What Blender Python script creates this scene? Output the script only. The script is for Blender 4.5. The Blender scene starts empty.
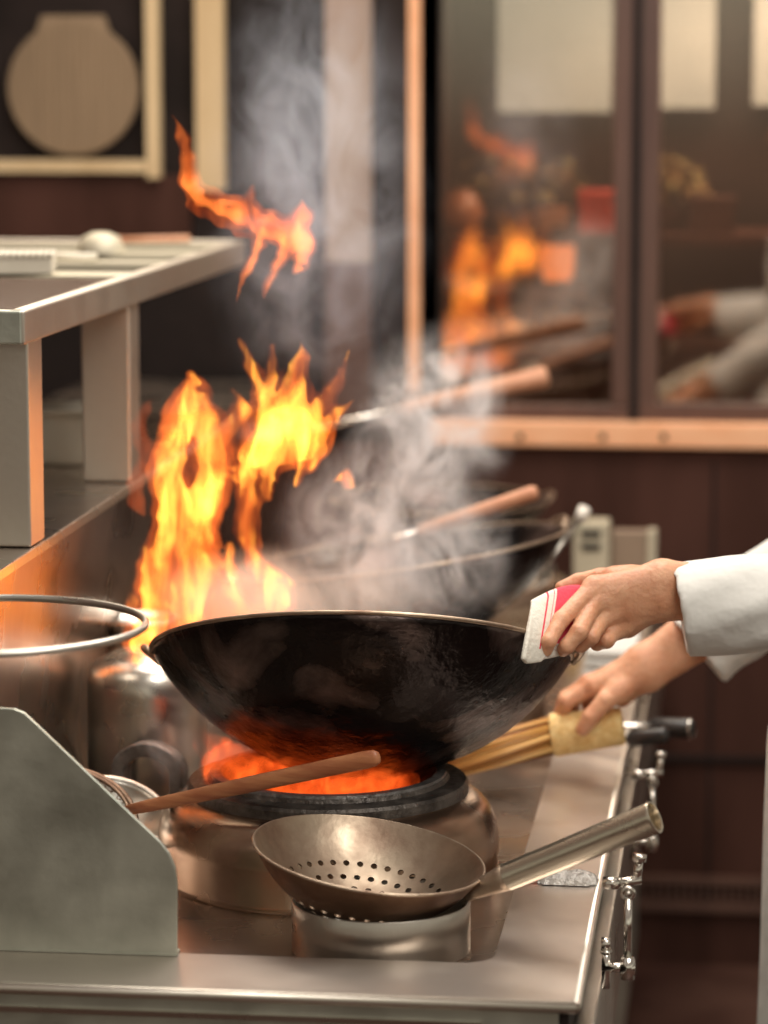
import bpy, bmesh, math, random
import numpy as np
from mathutils import Vector, Matrix, Euler, noise
random.seed(7); rs = np.random.RandomState(5)
PI = math.pi; col = bpy.context.scene.collection
scene = bpy.context.scene
# ------------------------------------------------------------------ camera
F = 3080.0
ph = math.atan(432 / F); th = math.atan(366 / F * math.cos(ph))
cd = bpy.data.cameras.new('camera'); cam = bpy.data.objects.new('camera', cd); col.objects.link(cam)
cam.location = (0, 0, 1.75); cam.rotation_euler = (PI / 2 - ph, 0, th)
cd.sensor_width = 36; cd.sensor_height = 36; cd.lens = F * 36 / 1024
cd.clip_start = .1; cd.clip_end = 60
cd.dof.use_dof = True; cd.dof.focus_distance = 3.60; cd.dof.aperture_fstop = 2.8
scene.camera = cam
CM = Euler((PI / 2 - ph, 0, th)).to_matrix(); CO = Vector((0, 0, 1.75))
def P(px, py, Y):
    d = CM @ Vector(((px - 384) / F, (512 - py) / F, -1)); return CO + d * (Y / d.y)
def Pz(px, py, z):
    d = CM @ Vector(((px - 384) / F, (512 - py) / F, -1)); return CO + d * ((z - 1.75) / d.z)
# ------------------------------------------------------------------ objects
def tag(o, label=None, cat=None, group=None, kind=None):
    if label: o['label'] = label
    if cat: o['category'] = cat
    if group: o['group'] = group
    if kind: o['kind'] = kind
    return o
def thing(name, label, cat, loc=(0, 0, 0), rot=(0, 0, 0), group=None, kind=None):
    o = bpy.data.objects.new(name, None); col.objects.link(o); o.empty_display_size = .05
    o.location = loc; o.rotation_euler = rot
    return tag(o, label, cat, group, kind)
def mat_of(o):
    m = Matrix.LocRotScale(o.location, o.rotation_euler, o.scale)
    return (mat_of(o.parent) @ m) if o.parent else m
def link(name, me, mat, parent=None, smooth=True, world=False, bevel=0, sub=0, solid=0, ang=None):
    o = bpy.data.objects.new(name, me); col.objects.link(o)
    if mat:
        me.materials.append(mat)
    if parent:
        if world: me.transform(mat_of(parent).inverted())
        o.parent = parent
    if smooth and len(me.polygons): me.polygons.foreach_set('use_smooth', [True] * len(me.polygons))
    if solid:
        m = o.modifiers.new('s', 'SOLIDIFY'); m.thickness = solid; m.offset = 0
    if bevel:
        m = o.modifiers.new('b', 'BEVEL'); m.width = bevel; m.segments = 3; m.limit_method = 'ANGLE'; m.angle_limit = math.radians(40); m.harden_normals = False
    if sub:
        m = o.modifiers.new('u', 'SUBSURF'); m.levels = sub; m.render_levels = sub
    if smooth and ang is not None:
        me.set_sharp_from_angle(angle=math.radians(ang))
    return o
class MB:
    def __init__(s): s.v = []; s.f = []
    def add(s, v, f):
        n = len(s.v); s.v += [tuple(a) for a in v]; s.f += [tuple(i + n for i in q) for q in f]; return s
    def box(s, a, b):
        x0, y0, z0 = [min(a[i], b[i]) for i in range(3)]; x1, y1, z1 = [max(a[i], b[i]) for i in range(3)]
        return s.add([(x0, y0, z0), (x1, y0, z0), (x1, y1, z0), (x0, y1, z0), (x0, y0, z1), (x1, y0, z1), (x1, y1, z1), (x0, y1, z1)],
                     [(0, 3, 2, 1), (4, 5, 6, 7), (0, 1, 5, 4), (1, 2, 6, 5), (2, 3, 7, 6), (3, 0, 4, 7)])
    def tube(s, pts, r, n=16, cap=True, sx=1, up=None):
        pts = [Vector(p) for p in pts]; m = len(pts)
        rr = r if isinstance(r, (list, tuple)) else [r] * m
        vs = []; fs = []; prev = None
        for i, p in enumerate(pts):
            t = (pts[min(i + 1, m - 1)] - pts[max(i - 1, 0)]).normalized()
            if prev is None:
                u = Vector(up) if up else (Vector((0, 0, 1)) if abs(t.z) < .9 else Vector((0, 1, 0)))
            else: u = prev
            u = (u - t * u.dot(t)).normalized(); w = t.cross(u); prev = u
            for k in range(n):
                a = 2 * PI * k / n; vs.append(p + (w * math.cos(a) * sx + u * math.sin(a)) * rr[i])
        for i in range(m - 1):
            for k in range(n):
                k2 = (k + 1) % n; fs.append((i * n + k, i * n + k2, (i + 1) * n + k2, (i + 1) * n + k))
        if cap: fs.append(tuple(range(n - 1, -1, -1))); fs.append(tuple((m - 1) * n + k for k in range(n)))
        return s.add(vs, fs)
    def ring(s, c, R, r, n=64, k=10, M=None):
        M = M or Matrix.Identity(3); vs = []; fs = []
        for i in range(n):
            a = 2 * PI * i / n
            for j in range(k):
                b = 2 * PI * j / k
                vs.append(Vector(c) + M @ Vector(((R + r * math.cos(b)) * math.cos(a), (R + r * math.cos(b)) * math.sin(a), r * math.sin(b))))
        for i in range(n):
            for j in range(k):
                i2 = (i + 1) % n; j2 = (j + 1) % k; fs.append((i * k + j, i2 * k + j, i2 * k + j2, i * k + j2))
        return s.add(vs, fs)
    def lathe(s, prof, c=(0, 0, 0), n=64, closed=False, M=None):
        vs = []; fs = []; m = len(prof); M = M or Matrix.Identity(3)
        for r, z in prof:
            for k in range(n):
                a = 2 * PI * k / n; vs.append(Vector(c) + M @ Vector((max(r, 1e-5) * math.cos(a), max(r, 1e-5) * math.sin(a), z)))
        for i in range(m if closed else m - 1):
            i2 = (i + 1) % m
            for k in range(n):
                k2 = (k + 1) % n; fs.append((i * n + k, i * n + k2, i2 * n + k2, i2 * n + k))
        return s.add(vs, fs)
    def prism(s, poly, y0, y1):      # polygon in xz extruded along y
        n = len(poly); vs = [(x, y0, z) for x, z in poly] + [(x, y1, z) for x, z in poly]
        fs = [tuple(range(n)), tuple(range(2 * n - 1, n - 1, -1))] + [(i, i + n, (i + 1) % n + n, (i + 1) % n) for i in range(n)]
        return s.add(vs, fs)
    def me(s, name):
        m = bpy.data.meshes.new(name); m.from_pydata([tuple(v) for v in s.v], [], s.f); m.validate(); m.update()
        b = bmesh.new(); b.from_mesh(m); bmesh.ops.recalc_face_normals(b, faces=b.faces); b.to_mesh(m); b.free(); return m
    def build(s, name, mat, parent=None, **k): return link(name, s.me(name), mat, parent, **k)
def dup(root, loc, label=None, rot=None):
    r = root.copy(); col.objects.link(r); r.location = loc
    if rot: r.rotation_euler = rot
    if label: r['label'] = label
    for ch in list(root.children):
        c = ch.copy(); col.objects.link(c); c.parent = r
        for g in list(ch.children):
            d = g.copy(); col.objects.link(d); d.parent = c
    return r
# ------------------------------------------------------------------ SDF surface nets
def nets(f, lo, hi, h):
    lo = np.array(lo, float); n = np.ceil((np.array(hi, float) - lo) / h).astype(int) + 1
    ax = [lo[i] + h * np.arange(n[i]) for i in range(3)]
    G = np.stack(np.meshgrid(*ax, indexing='ij'), -1); V = f(G); S = V < 0
    c = n - 1; acc = np.zeros(tuple(c) + (3,)); cnt = np.zeros(tuple(c))
    def sl(o): return tuple(slice(o[i], o[i] + c[i]) for i in range(3))
    for a in range(3):
        b1, b2 = [i for i in range(3) if i != a]
        for p in (0, 1):
            for q in (0, 1):
                o = [0, 0, 0]; o[b1] = p; o[b2] = q; o2 = list(o); o2[a] = 1
                v0 = V[sl(o)]; v1 = V[sl(o2)]; cr = (v0 < 0) != (v1 < 0)
                t = np.where(cr, v0 / np.where(cr, v0 - v1, 1), 0)
                for d in range(3): acc[..., d] += np.where(cr, o[d] + (t if d == a else 0), 0)
                cnt += cr
    act = cnt > 0; idx = -np.ones(tuple(c), int); idx[act] = np.arange(act.sum())
    ii = np.stack(np.nonzero(act), -1); vs = lo + h * (ii + acc[act] / cnt[act][:, None])
    fs = []
    for a in range(3):
        b1, b2 = [(1, 2), (2, 0), (0, 1)][a]
        s0 = [slice(None)] * 3; s1 = [slice(None)] * 3; s0[a] = slice(0, -1); s1[a] = slice(1, None)
        A = S[tuple(s0)]; B = S[tuple(s1)]; cr = A != B
        e = np.stack(np.nonzero(cr), -1)
        ok = (e[:, b1] > 0) & (e[:, b2] > 0) & (e[:, b1] < c[b1]) & (e[:, b2] < c[b2]); e = e[ok]
        if not len(e): continue
        fl = A[tuple(e.T)]
        def g(d1, d2):
            x = e.copy(); x[:, b1] -= d1; x[:, b2] -= d2; return idx[tuple(x.T)]
        q = np.stack([g(1, 1), g(0, 1), g(0, 0), g(1, 0)], -1)
        q[~fl] = q[~fl][:, ::-1]; fs.append(q)
    return vs, np.concatenate(fs)
def np_mesh(name, parts):
    n = 0; V = []; Fc = []
    for v, f in parts: V.append(v); Fc.append(f + n); n += len(v)
    V = np.concatenate(V); Fc = np.concatenate(Fc); m = bpy.data.meshes.new(name)
    m.from_pydata(V.tolist(), [], Fc.tolist()); m.validate(); m.update(); return m
def cap(p, a, b, ra, rb=None):
    rb = ra if rb is None else rb
    a = np.array(a, float); b = np.array(b, float); ab = b - a; L = max(ab @ ab, 1e-9)
    t = np.clip(((p - a) @ ab) / L, 0, 1); return np.linalg.norm(p - a - t[..., None] * ab, axis=-1) - (ra + (rb - ra) * t)
def ell(p, c, r):
    r = np.array(r); q = (p - np.array(c)); k0 = np.linalg.norm(q / r, axis=-1); k1 = np.linalg.norm(q / r ** 2, axis=-1)
    return k0 * (k0 - 1) / np.maximum(k1, 1e-6)
def smin(a, b, k):
    h = np.clip(.5 + .5 * (b - a) / k, 0, 1); return b * (1 - h) + a * h - k * h * (1 - h)
def chain(p, pts, rr, k=.003):
    d = None
    for i in range(len(pts) - 1):
        e = cap(p, pts[i], pts[i + 1], rr[i], rr[i + 1]); d = e if d is None else smin(d, e, k)
    return d
# ------------------------------------------------------------------ materials
def nt(name):
    m = bpy.data.materials.new(name); m.use_nodes = True; t = m.node_tree; t.nodes.clear(); return m, t
def N(t, kind, **k):
    n = t.nodes.new(kind)
    for a, b in k.items():
        if a.startswith('i_'): n.inputs[int(a[2:])].default_value = b
        else: setattr(n, a, b)
    return n
def setin(n, **k):
    for a, b in k.items(): n.inputs[a.replace('_', ' ')].default_value = b
def ramp(t, stops, interp='LINEAR'):
    r = N(t, 'ShaderNodeValToRGB'); e = r.color_ramp.elements; r.color_ramp.interpolation = interp
    while len(e) < len(stops): e.new(.5)
    for i, (p, c) in enumerate(stops):
        e[i].position = p; e[i].color = (c, c, c, 1) if isinstance(c, (int, float)) else (*c, 1)
    return r
def noi(t, scale, stretch=(1, 1, 1), det=4, rough=.55, dist=0, coord='Object'):
    tc = N(t, 'ShaderNodeTexCoord'); mp = N(t, 'ShaderNodeMapping'); mp.inputs['Scale'].default_value = stretch
    t.links.new(tc.outputs[coord], mp.inputs[0]); n = N(t, 'ShaderNodeTexNoise')
    setin(n, Scale=scale, Detail=det, Roughness=rough, Distortion=dist); t.links.new(mp.outputs[0], n.inputs['Vector']); return n
def mat(name, c1, c2=None, metal=0, rough=.5, rough2=None, scale=8, stretch=(1, 1, 1), bump=0, bscale=None, lo=.35, hi=.65, det=5, emit=None, es=0, sss=0, spec=.5, coat=0, sheen=0, alpha=1, bst=None, dist=0, aniso=0):
    m, t = nt(name); o = N(t, 'ShaderNodeOutputMaterial'); b = N(t, 'ShaderNodeBsdfPrincipled'); t.links.new(b.outputs[0], o.inputs[0])
    setin(b, Metallic=metal, Roughness=rough); b.inputs['Base Color'].default_value = (*c1, 1)
    b.inputs['Specular IOR Level'].default_value = spec; b.inputs['Coat Weight'].default_value = coat
    if c2 or rough2 is not None:
        n = noi(t, scale, stretch, det, dist=dist)
        if c2:
            r = ramp(t, [(lo, c1), (hi, c2)]); t.links.new(n.outputs[0], r.inputs[0]); t.links.new(r.outputs[0], b.inputs['Base Color'])
        if rough2 is not None:
            r = ramp(t, [(lo, rough), (hi, rough2)]); t.links.new(n.outputs[0], r.inputs[0]); t.links.new(r.outputs[0], b.inputs['Roughness'])
    if bump:
        n = noi(t, bscale or scale, bst or stretch, 4); bp = N(t, 'ShaderNodeBump'); setin(bp, Strength=bump, Distance=.01)
        t.links.new(n.outputs[0], bp.inputs['Height']); t.links.new(bp.outputs[0], b.inputs['Normal'])
    if sss:
        b.inputs['Subsurface Weight'].default_value = sss; b.inputs['Subsurface Radius'].default_value = (.02, .008, .004); b.inputs['Subsurface Scale'].default_value = .5
    if emit: b.inputs['Emission Color'].default_value = (*emit, 1); b.inputs['Emission Strength'].default_value = es
    return m
STEEL = mat('brushed steel', (.60, .56, .50), (.50, .46, .41), 1, .26, .38, 6, (1, 1, 1), .05, 60, bst=(1, 12, 1))
STEEL_TOP = mat('counter steel', (.66, .58, .52), (.60, .52, .46), 1, .30, .40, 5, (1, 1, 1), .03, 30, det=3)
STEEL_WELL = mat('wet steel', (.52, .45, .39), (.42, .35, .30), 1, .22, .34, 5, (1, 1, 1), .07, 9, det=3)
STEEL_GREY = mat('satin steel', (.44, .46, .40), (.62, .63, .55), 1, .40, .55, 9, (1, 1, 1), .04, 90, det=8)
STEEL_SHELF = mat('shelf steel', (.70, .64, .56), (.62, .56, .48), 1, .36, .46, 6, (1, 1, 1), .03, 80)
STEEL_WARM = mat('heated steel', (.48, .35, .26), (.36, .24, .17), 1, .18, .32, 5, (1, 1, 1), .08, 12, det=4)
STEEL_OLD = mat('worn skimmer steel', (.50, .395, .295), (.24, .155, .11), 1, .38, .55, 14, (1, 1, 1), .10, 40, det=8)
CHROME = mat('chrome', (.75, .70, .64), None, 1, .12)
IRON = mat('cast iron', (.05, .042, .038), (.14, .12, .105), .7, .34, .55, 40, (1, 1, 1), .4, 90, det=8)
IRON_GREY = mat('grey iron', (.12, .11, .105), (.25, .23, .22), .7, .35, .55, 40, (1, 1, 1), .5, 70, det=8)
DARK = mat('soot black', (.01, .008, .007), None, 0, .7)
WOOD_H = mat('handle wood', (.30, .085, .035), (.50, .21, .09), 0, .45, .55, 10, (.6, 3, 9), .15, 30, det=8, coat=.2)
WOOD_B = mat('blurred handle wood', (.50, .22, .12), (.68, .36, .22), 0, .5, None, 14)
PANEL = mat('dark brown panel', (.040, .016, .011), (.078, .033, .024), 0, .5, .6, 3, (2, 2, .5), .1, 5, spec=.15)
FRAME = mat('brown window frame', (.085, .042, .032), (.12, .062, .045), 0, .4, None, 4, (3, 3, .5))
FRAME_D = mat('dark frame', (.016, .012, .011), (.030, .021, .019), 0, .6, None, 4, spec=.1)
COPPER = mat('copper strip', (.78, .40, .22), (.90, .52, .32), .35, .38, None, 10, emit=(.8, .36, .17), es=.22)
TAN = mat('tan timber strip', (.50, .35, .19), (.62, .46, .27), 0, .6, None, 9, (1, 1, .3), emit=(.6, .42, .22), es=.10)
TAN_D = mat('tan woven screen', (.24, .165, .10), (.32, .22, .135), 0, .7, None, 30, (6, 6, .2))
LIGHTP = mat('pale panel', (.34, .24, .19), (.42, .32, .26), 0, .6, None, 5)
WOKM = mat('seasoned wok iron', (.016, .011, .010), (.24, .165, .145), .8, .26, .55, 7, (1, 1, 1), .35, 38, lo=.46, hi=.72, det=12, dist=.6)  # pale patches: brownish wear plus highlights put into the colour
SKIN = mat('skin', (.56, .25, .135), (.70, .37, .22), 0, .45, .55, 28, (1, 1, 1), .22, 130, det=6, sss=.25)
SKIN2 = SKIN
CLOTH = mat('white cotton', (.74, .72, .68), (.66, .64, .60), 0, .85, None, 5, (1, 1, 1), .8, 10, sheen=.3)
CLOTH_P = mat('pinkish white cotton', (.80, .70, .67), (.74, .62, .60), 0, .85, None, 5, (1, 1, 1), .4, 12)
NAVY = mat('dark trousers', (.03, .03, .035), None, 0, .8)
BLACKP = mat('black plastic', (.022, .018, .017), (.035, .03, .028), 0, .38, None, 20)
BAMBOO = mat('bamboo splints', (.30, .11, .025), (.62, .32, .08), 0, .45, .55, 26, (3, 3, 3), .2, 60)
def bamboom():
    m, t = nt('bamboo splints'); o = N(t, 'ShaderNodeOutputMaterial'); b = N(t, 'ShaderNodeBsdfPrincipled'); t.links.new(b.outputs[0], o.inputs[0]); setin(b, Roughness=.45)
    g = N(t, 'ShaderNodeNewGeometry'); r = ramp(t, [(0, (.16, .055, .012)), (.45, (.48, .21, .05)), (.8, (.70, .38, .10)), (1, (.85, .55, .22))])
    t.links.new(g.outputs['Random Per Island'], r.inputs[0]); t.links.new(r.outputs[0], b.inputs[0]); return m
BAMBOO = bamboom()
BANDM = mat('woven bamboo band', (.78, .50, .18), (.90, .66, .30), 0, .6, None, 120, (1, 1, 1), .6, 160, det=2)
FLOORM = mat('floor tile', (.05, .02, .014), (.10, .045, .03), 0, .45, .6, 3, (1, 1, 1), .1, 9)
WALLM = mat('wall tile', (.10, .06, .045), (.14, .09, .07), 0, .5, None, 3)
IVORY = mat('ivory ceramic', (.72, .66, .55), (.64, .58, .47), 0, .4, None, 12)
WHITEC = mat('white ceramic', (.80, .74, .66), None, 0, .3)
GREEN = mat('leaf green', (.16, .17, .05), (.38, .20, .08), 0, .6, None, 30)
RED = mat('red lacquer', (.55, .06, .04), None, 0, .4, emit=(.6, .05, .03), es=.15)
REFL_GLOW = mat('lantern glow', (.9, .3, .08), None, 0, .5, emit=(1, .28, .07), es=1.3)
REFL_PALE = mat('pale reflection glow', (.22, .23, .21), (.30, .31, .28), 0, .6, None, 4, emit=(.54, .60, .53), es=.62)
YEL = mat('yellow sponge', (.85, .60, .25), (.75, .5, .2), 0, .9, None, 60, (1, 1, 1), .5, 120)
BEIGE = mat('beige enamel', (.50, .45, .33), (.56, .5, .38), .2, .5, None, 9)
PLASTIC = mat('clear film', (.78, .74, .70), (.5, .46, .42), .3, .2, None, 60, (1, 1, 1), 1.0, 90)
# glass with reflection
def glassm():
    m, t = nt('cabinet glass'); o = N(t, 'ShaderNodeOutputMaterial'); g = N(t, 'ShaderNodeBsdfGlossy'); setin(g, Roughness=.03)
    g.inputs['Color'].default_value = (.95, .88, .80, 1); tr = N(t, 'ShaderNodeBsdfTransparent'); tr.inputs[0].default_value = (.9, .82, .75, 1)
    mx = N(t, 'ShaderNodeMixShader'); mx.inputs[0].default_value = .26
    t.links.new(tr.outputs[0], mx.inputs[1]); t.links.new(g.outputs[0], mx.inputs[2]); t.links.new(mx.outputs[0], o.inputs[0]); return m
GLASS = glassm()
# towel with red stripes (UV)
def towelm():
    m, t = nt('striped towel'); o = N(t, 'ShaderNodeOutputMaterial'); b = N(t, 'ShaderNodeBsdfPrincipled'); t.links.new(b.outputs[0], o.inputs[0]); setin(b, Roughness=.85)
    uv = N(t, 'ShaderNodeTexCoord'); s = N(t, 'ShaderNodeSeparateXYZ'); t.links.new(uv.outputs['UV'], s.inputs[0])
    W = (.74, .69, .60); R = (.72, .06, .10); r = ramp(t, [(0, W), (.30, R), (.335, W), (.44, (.75, .10, .14)), (.455, W), (.50, R)], 'CONSTANT')
    t.links.new(s.outputs[0], r.inputs[0])
    wn = N(t, 'ShaderNodeTexWave', wave_type='RINGS'); setin(wn, Scale=9, Distortion=9, Detail=2); t.links.new(uv.outputs['UV'], wn.inputs[0])
    gt = N(t, 'ShaderNodeMath', operation='GREATER_THAN'); gt.inputs[1].default_value = .86; t.links.new(wn.outputs[1], gt.inputs[0])
    lt = N(t, 'ShaderNodeMath', operation='LESS_THAN'); lt.inputs[1].default_value = .22; t.links.new(s.outputs[1], lt.inputs[0])
    cp = N(t, 'ShaderNodeMath', operation='COMPARE'); cp.inputs[1].default_value = .56; cp.inputs[2].default_value = .14; t.links.new(s.outputs[0], cp.inputs[0])
    mc = N(t, 'ShaderNodeMath', operation='MULTIPLY'); t.links.new(gt.outputs[0], mc.inputs[0]); t.links.new(cp.outputs[0], mc.inputs[1])
    mu = N(t, 'ShaderNodeMath', operation='MULTIPLY'); t.links.new(mc.outputs[0], mu.inputs[0]); t.links.new(lt.outputs[0], mu.inputs[1])
    lt2 = N(t, 'ShaderNodeMath', operation='LESS_THAN'); lt2.inputs[1].default_value = .10; t.links.new(s.outputs[1], lt2.inputs[0])
    mx0 = N(t, 'ShaderNodeMixRGB'); mx0.inputs[2].default_value = (*W, 1); t.links.new(lt2.outputs[0], mx0.inputs[0]); t.links.new(r.outputs[0], mx0.inputs[1])
    mx = N(t, 'ShaderNodeMixRGB'); mx.inputs[2].default_value = (.62, .50, .45, 1); t.links.new(mu.outputs[0], mx.inputs[0]); t.links.new(mx0.outputs[0], mx.inputs[1])
    t.links.new(mx.outputs[0], b.inputs[0])
    n = noi(t, 160); bp = N(t, 'ShaderNodeBump'); setin(bp, Strength=.4, Distance=.004); t.links.new(n.outputs[0], bp.inputs['Height']); t.links.new(bp.outputs[0], b.inputs['Normal'])
    return m
TOWEL = towelm()
def flame_mat(name, colr, strength, scale=14, stretch=(1, 1, .38), lo=.36, hi=.62, dist=1.2, loc=(0, 0, 0), absorb=0, floor=0.0):
    m, t = nt(name); o = N(t, 'ShaderNodeOutputMaterial'); e = N(t, 'ShaderNodeEmission')
    n = noi(t, scale, stretch, 3, .5, dist); n.inputs['Vector'].links[0].from_node.inputs['Location'].default_value = loc
    r = ramp(t, [(lo, floor), ((lo + hi) / 2, .35), (hi, 1.0)]); t.links.new(n.outputs[0], r.inputs[0])
    mu = N(t, 'ShaderNodeMath', operation='MULTIPLY'); mu.inputs[1].default_value = strength; t.links.new(r.outputs[0], mu.inputs[0])
    cr = ramp(t, [(lo, (1, colr[1] * .45, colr[2] * .3)), (hi, colr)]); t.links.new(n.outputs[0], cr.inputs[0])
    t.links.new(cr.outputs[0], e.inputs[0]); t.links.new(mu.outputs[0], e.inputs[1]); t.links.new(e.outputs[0], o.inputs['Volume']); return m
def smoke_mat(name, dens, c=(.9, .9, .95), scale=9, lo=.42, hi=.7, stretch=(1, 1, .6), dist=1.5, glow=0, gc=(1, .8, .65), det=6, aniso=.1):
    m, t = nt(name); o = N(t, 'ShaderNodeOutputMaterial'); v = N(t, 'ShaderNodeVolumePrincipled')
    tc = N(t, 'ShaderNodeTexCoord'); ln = N(t, 'ShaderNodeVectorMath', operation='LENGTH'); t.links.new(tc.outputs['Object'], ln.inputs[0])
    fo = N(t, 'ShaderNodeMapRange'); fo.interpolation_type = 'SMOOTHSTEP'; fo.inputs[1].default_value = 1; fo.inputs[2].default_value = .12; fo.inputs[3].default_value = 0; fo.inputs[4].default_value = 1
    t.links.new(ln.outputs['Value'], fo.inputs[0])
    g = N(t, 'ShaderNodeNewGeometry'); mp = N(t, 'ShaderNodeMapping'); mp.inputs['Scale'].default_value = stretch; t.links.new(g.outputs['Position'], mp.inputs[0])
    n = N(t, 'ShaderNodeTexNoise'); setin(n, Scale=scale, Detail=det, Roughness=.6, Distortion=dist); t.links.new(mp.outputs[0], n.inputs['Vector'])
    r = ramp(t, [(lo, 0), (hi, 1)]); t.links.new(n.outputs[0], r.inputs[0])
    mu = N(t, 'ShaderNodeMath', operation='MULTIPLY'); t.links.new(r.outputs[0], mu.inputs[0]); t.links.new(fo.outputs[0], mu.inputs[1])
    mu2 = N(t, 'ShaderNodeMath', operation='MULTIPLY'); mu2.inputs[1].default_value = dens; t.links.new(mu.outputs[0], mu2.inputs[0])
    t.links.new(mu2.outputs[0], v.inputs['Density']); v.inputs['Color'].default_value = (*c, 1); v.inputs['Anisotropy'].default_value = aniso
    if glow:
        mu3 = N(t, 'ShaderNodeMath', operation='MULTIPLY'); mu3.inputs[1].default_value = glow; t.links.new(mu2.outputs[0], mu3.inputs[0])
        t.links.new(mu3.outputs[0], v.inputs['Emission Strength']); v.inputs['Emission Color'].default_value = (*gc, 1)
    t.links.new(v.outputs[0], o.inputs['Volume']); return m
# ================================================================== SETTING
BW = 6.0                                    # plane of the panelled back wall
def st(o): o['kind'] = 'structure'; return o
st(MB().box((-2.6, 0.6, -.06), (2.2, 6.6, 0)).build('floor', FLOORM, smooth=False))
st(MB().box((-2.6, 6.5, 0), (2.2, 6.6, 3.1)).build('wall_back', FRAME_D, smooth=False))
st(MB().box((-1.95, 2.4, 0), (-1.85, 6.5, 3.1)).build('wall_left', WALLM, smooth=False))
def rect(mb, x0, y0, x1, y1, Y=BW, d=.05):  # box whose front face covers that part of the photo at depth Y
    a = P((x0 + x1) / 2, y0, Y); b = P((x0 + x1) / 2, y1, Y); l = P(x0, (y0 + y1) / 2, Y); r = P(x1, (y0 + y1) / 2, Y)
    return mb.box((l.x, Y, b.z), (r.x, Y + d, a.z))
lz = P(600, 449, BW).z; tz = 3.0
xl = P(430, 200, BW).x; xr = 2.0
# panelling below the sill
st(MB().box((-1.84, BW, 0), (2.0, BW + .08, lz)).build('wall_panelling', PANEL, smooth=False))
m = MB()
for k in range(5):
    x = -1.3 + k * .62; m.box((x, BW - .004, .1), (x + .006, BW + .01, lz - .02))
st(m.build('trim_1', FRAME_D, smooth=False))
st(rect(MB(), 560, 757, 900, 762, BW - .012, .02).build('trim_2', FRAME_D, smooth=False))
# vent strip near floor
vg = thing('vent_grille', 'long brown slotted vent strip low on the panelled wall right of the range', 'vent')
rect(MB(), 600, 878, 800, 885, BW - .02, .03).build('rail', FRAME, vg, smooth=False)
rect(MB(), 600, 905, 800, 912, BW - .02, .03).build('rail', FRAME, vg, smooth=False)
m = MB()
for k in range(24): rect(m, 606 + k * 8, 885, 610 + k * 8, 905, BW - .012, .02)
m.build('slats', FRAME, vg, smooth=False); vg['kind'] = 'structure'
# left part of the back wall: dark panels
st(rect(MB(), -140, -160, 428, 449, BW + .06, .06).build('wall_recess', FRAME_D, smooth=False))
# sill rail of copper coloured wood
sr = thing('trim_3', None, None, kind='structure')
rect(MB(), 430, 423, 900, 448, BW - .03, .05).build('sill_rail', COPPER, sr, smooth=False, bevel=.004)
for px in (603, 664, 520):
    q = P(px, 437, BW - .032); MB().tube([(q.x, q.y - .002, q.z), (q.x, q.y + .01, q.z)], .007, 12).build('screw', FRAME_D, sr)
# windows / cabinet doors
def window(i, x0, x1, fr, yb=405, fw=22):
    w = thing('window_%d' % i, None, None, kind='structure')
    m = MB(); rect(m, x0 - fr, -130, x0, yb, BW, .06); rect(m, x1, -130, x1 + fr, yb, BW, .06); rect(m, x0 - fr, yb, x1 + fr, yb + 18, BW, .06)
    m.build('window_frame', FRAME, w, smooth=False, bevel=.003)
    rect(MB(), x0, -130, x1, yb, BW + .025, .004).build('pane', GLASS, w, smooth=False)
    rect(MB(), x0, 338, x1, 350, BW + .035, .02).build('cross_rail', FRAME, w, smooth=False)
    m = MB()
    for k in range(6): rect(m, x0, 352 + k * 9, x1, 358 + k * 9, BW + .05, .01)
    m.build('louvre', FRAME, w, smooth=False)
    return w
window(1, 440, 614, 20); window(2, 660, 900, 22)
o = st(rect(MB(), 632, -130, 641, 423, BW - .012, .04).build('trim_4', FRAME_D, smooth=False))
# cabinet shell
m = MB(); l = P(424, 200, BW).x
m.box((l, BW + .07, lz - .01), (1.99, 6.49, lz + .0)); m.box((l - .02, BW + .07, lz), (l, 6.49, 2.0)); st(m.build('cabinet_shell', PANEL, smooth=False))
for i, (a, b, c, d) in enumerate([(498, -120, 612, 112), (652, -120, 716, 108), (755, -120, 900, 105)]):
    w = thing('window_%d' % (i + 3), None, None, kind='structure'); rect(MB(), a, b, c, d, 6.44, .02).build('reflection_panel', REFL_PALE, w, smooth=False)  # glowing panels added to imitate window light reflected in the glass
# uprights
st(rect(MB(), 376, -130, 440, 423, BW, .06).build('door_frame', FRAME_D, smooth=False))
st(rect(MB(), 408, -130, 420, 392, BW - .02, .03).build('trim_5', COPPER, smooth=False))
st(rect(MB(), 325, -130, 372, 262, BW + .03, .03).build('trim_6', LIGHTP, smooth=False))
st(rect(MB(), 325, 262, 372, 420, BW + .03, .03).build('trim_7', FRAME, smooth=False))
st(rect(MB(), 195, -130, 223, 190, BW + .01, .03).build('trim_8', TAN, smooth=False))
st(rect(MB(), 145, -130, 158, 178, BW + .01, .03).build('trim_9', TAN, smooth=False))
st(rect(MB(), -140, 160, 145, 172, BW + .01, .03).build('trim_10', TAN, smooth=False))
st(rect(MB(), -140, 175, 190, 240, BW + .03, .03).build('trim_11', PANEL, smooth=False))
c = P(74, 88, BW + .04); r = (P(139, 88, BW + .04).x - P(9, 88, BW + .04).x) / 2
ds = thing('round_wall_screen', 'round tan screen with a flat top hung in the dark recess, upper left', 'wall screen', (c.x, c.y, c.z))
m = MB(); poly = []
for k in range(64):
    a = 2 * PI * k / 64; z = r * math.sin(a); x = r * math.cos(a)
    if z > r * .86: z = r * 1.08; x = max(-.5 * r, min(.5 * r, x * 1.0))
    poly.append((x, z))
m.prism(poly, -.01, .01).build('disc', TAN_D, ds, smooth=False)
m = MB()
for k in range(-8, 9):
    x = k * r / 9; h = math.sqrt(r * r - x * x) * .97; m.box((x - .002, -.014, -h), (x + .002, -.01, h))
m.build('slats', TAN_D, ds, smooth=False)
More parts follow.
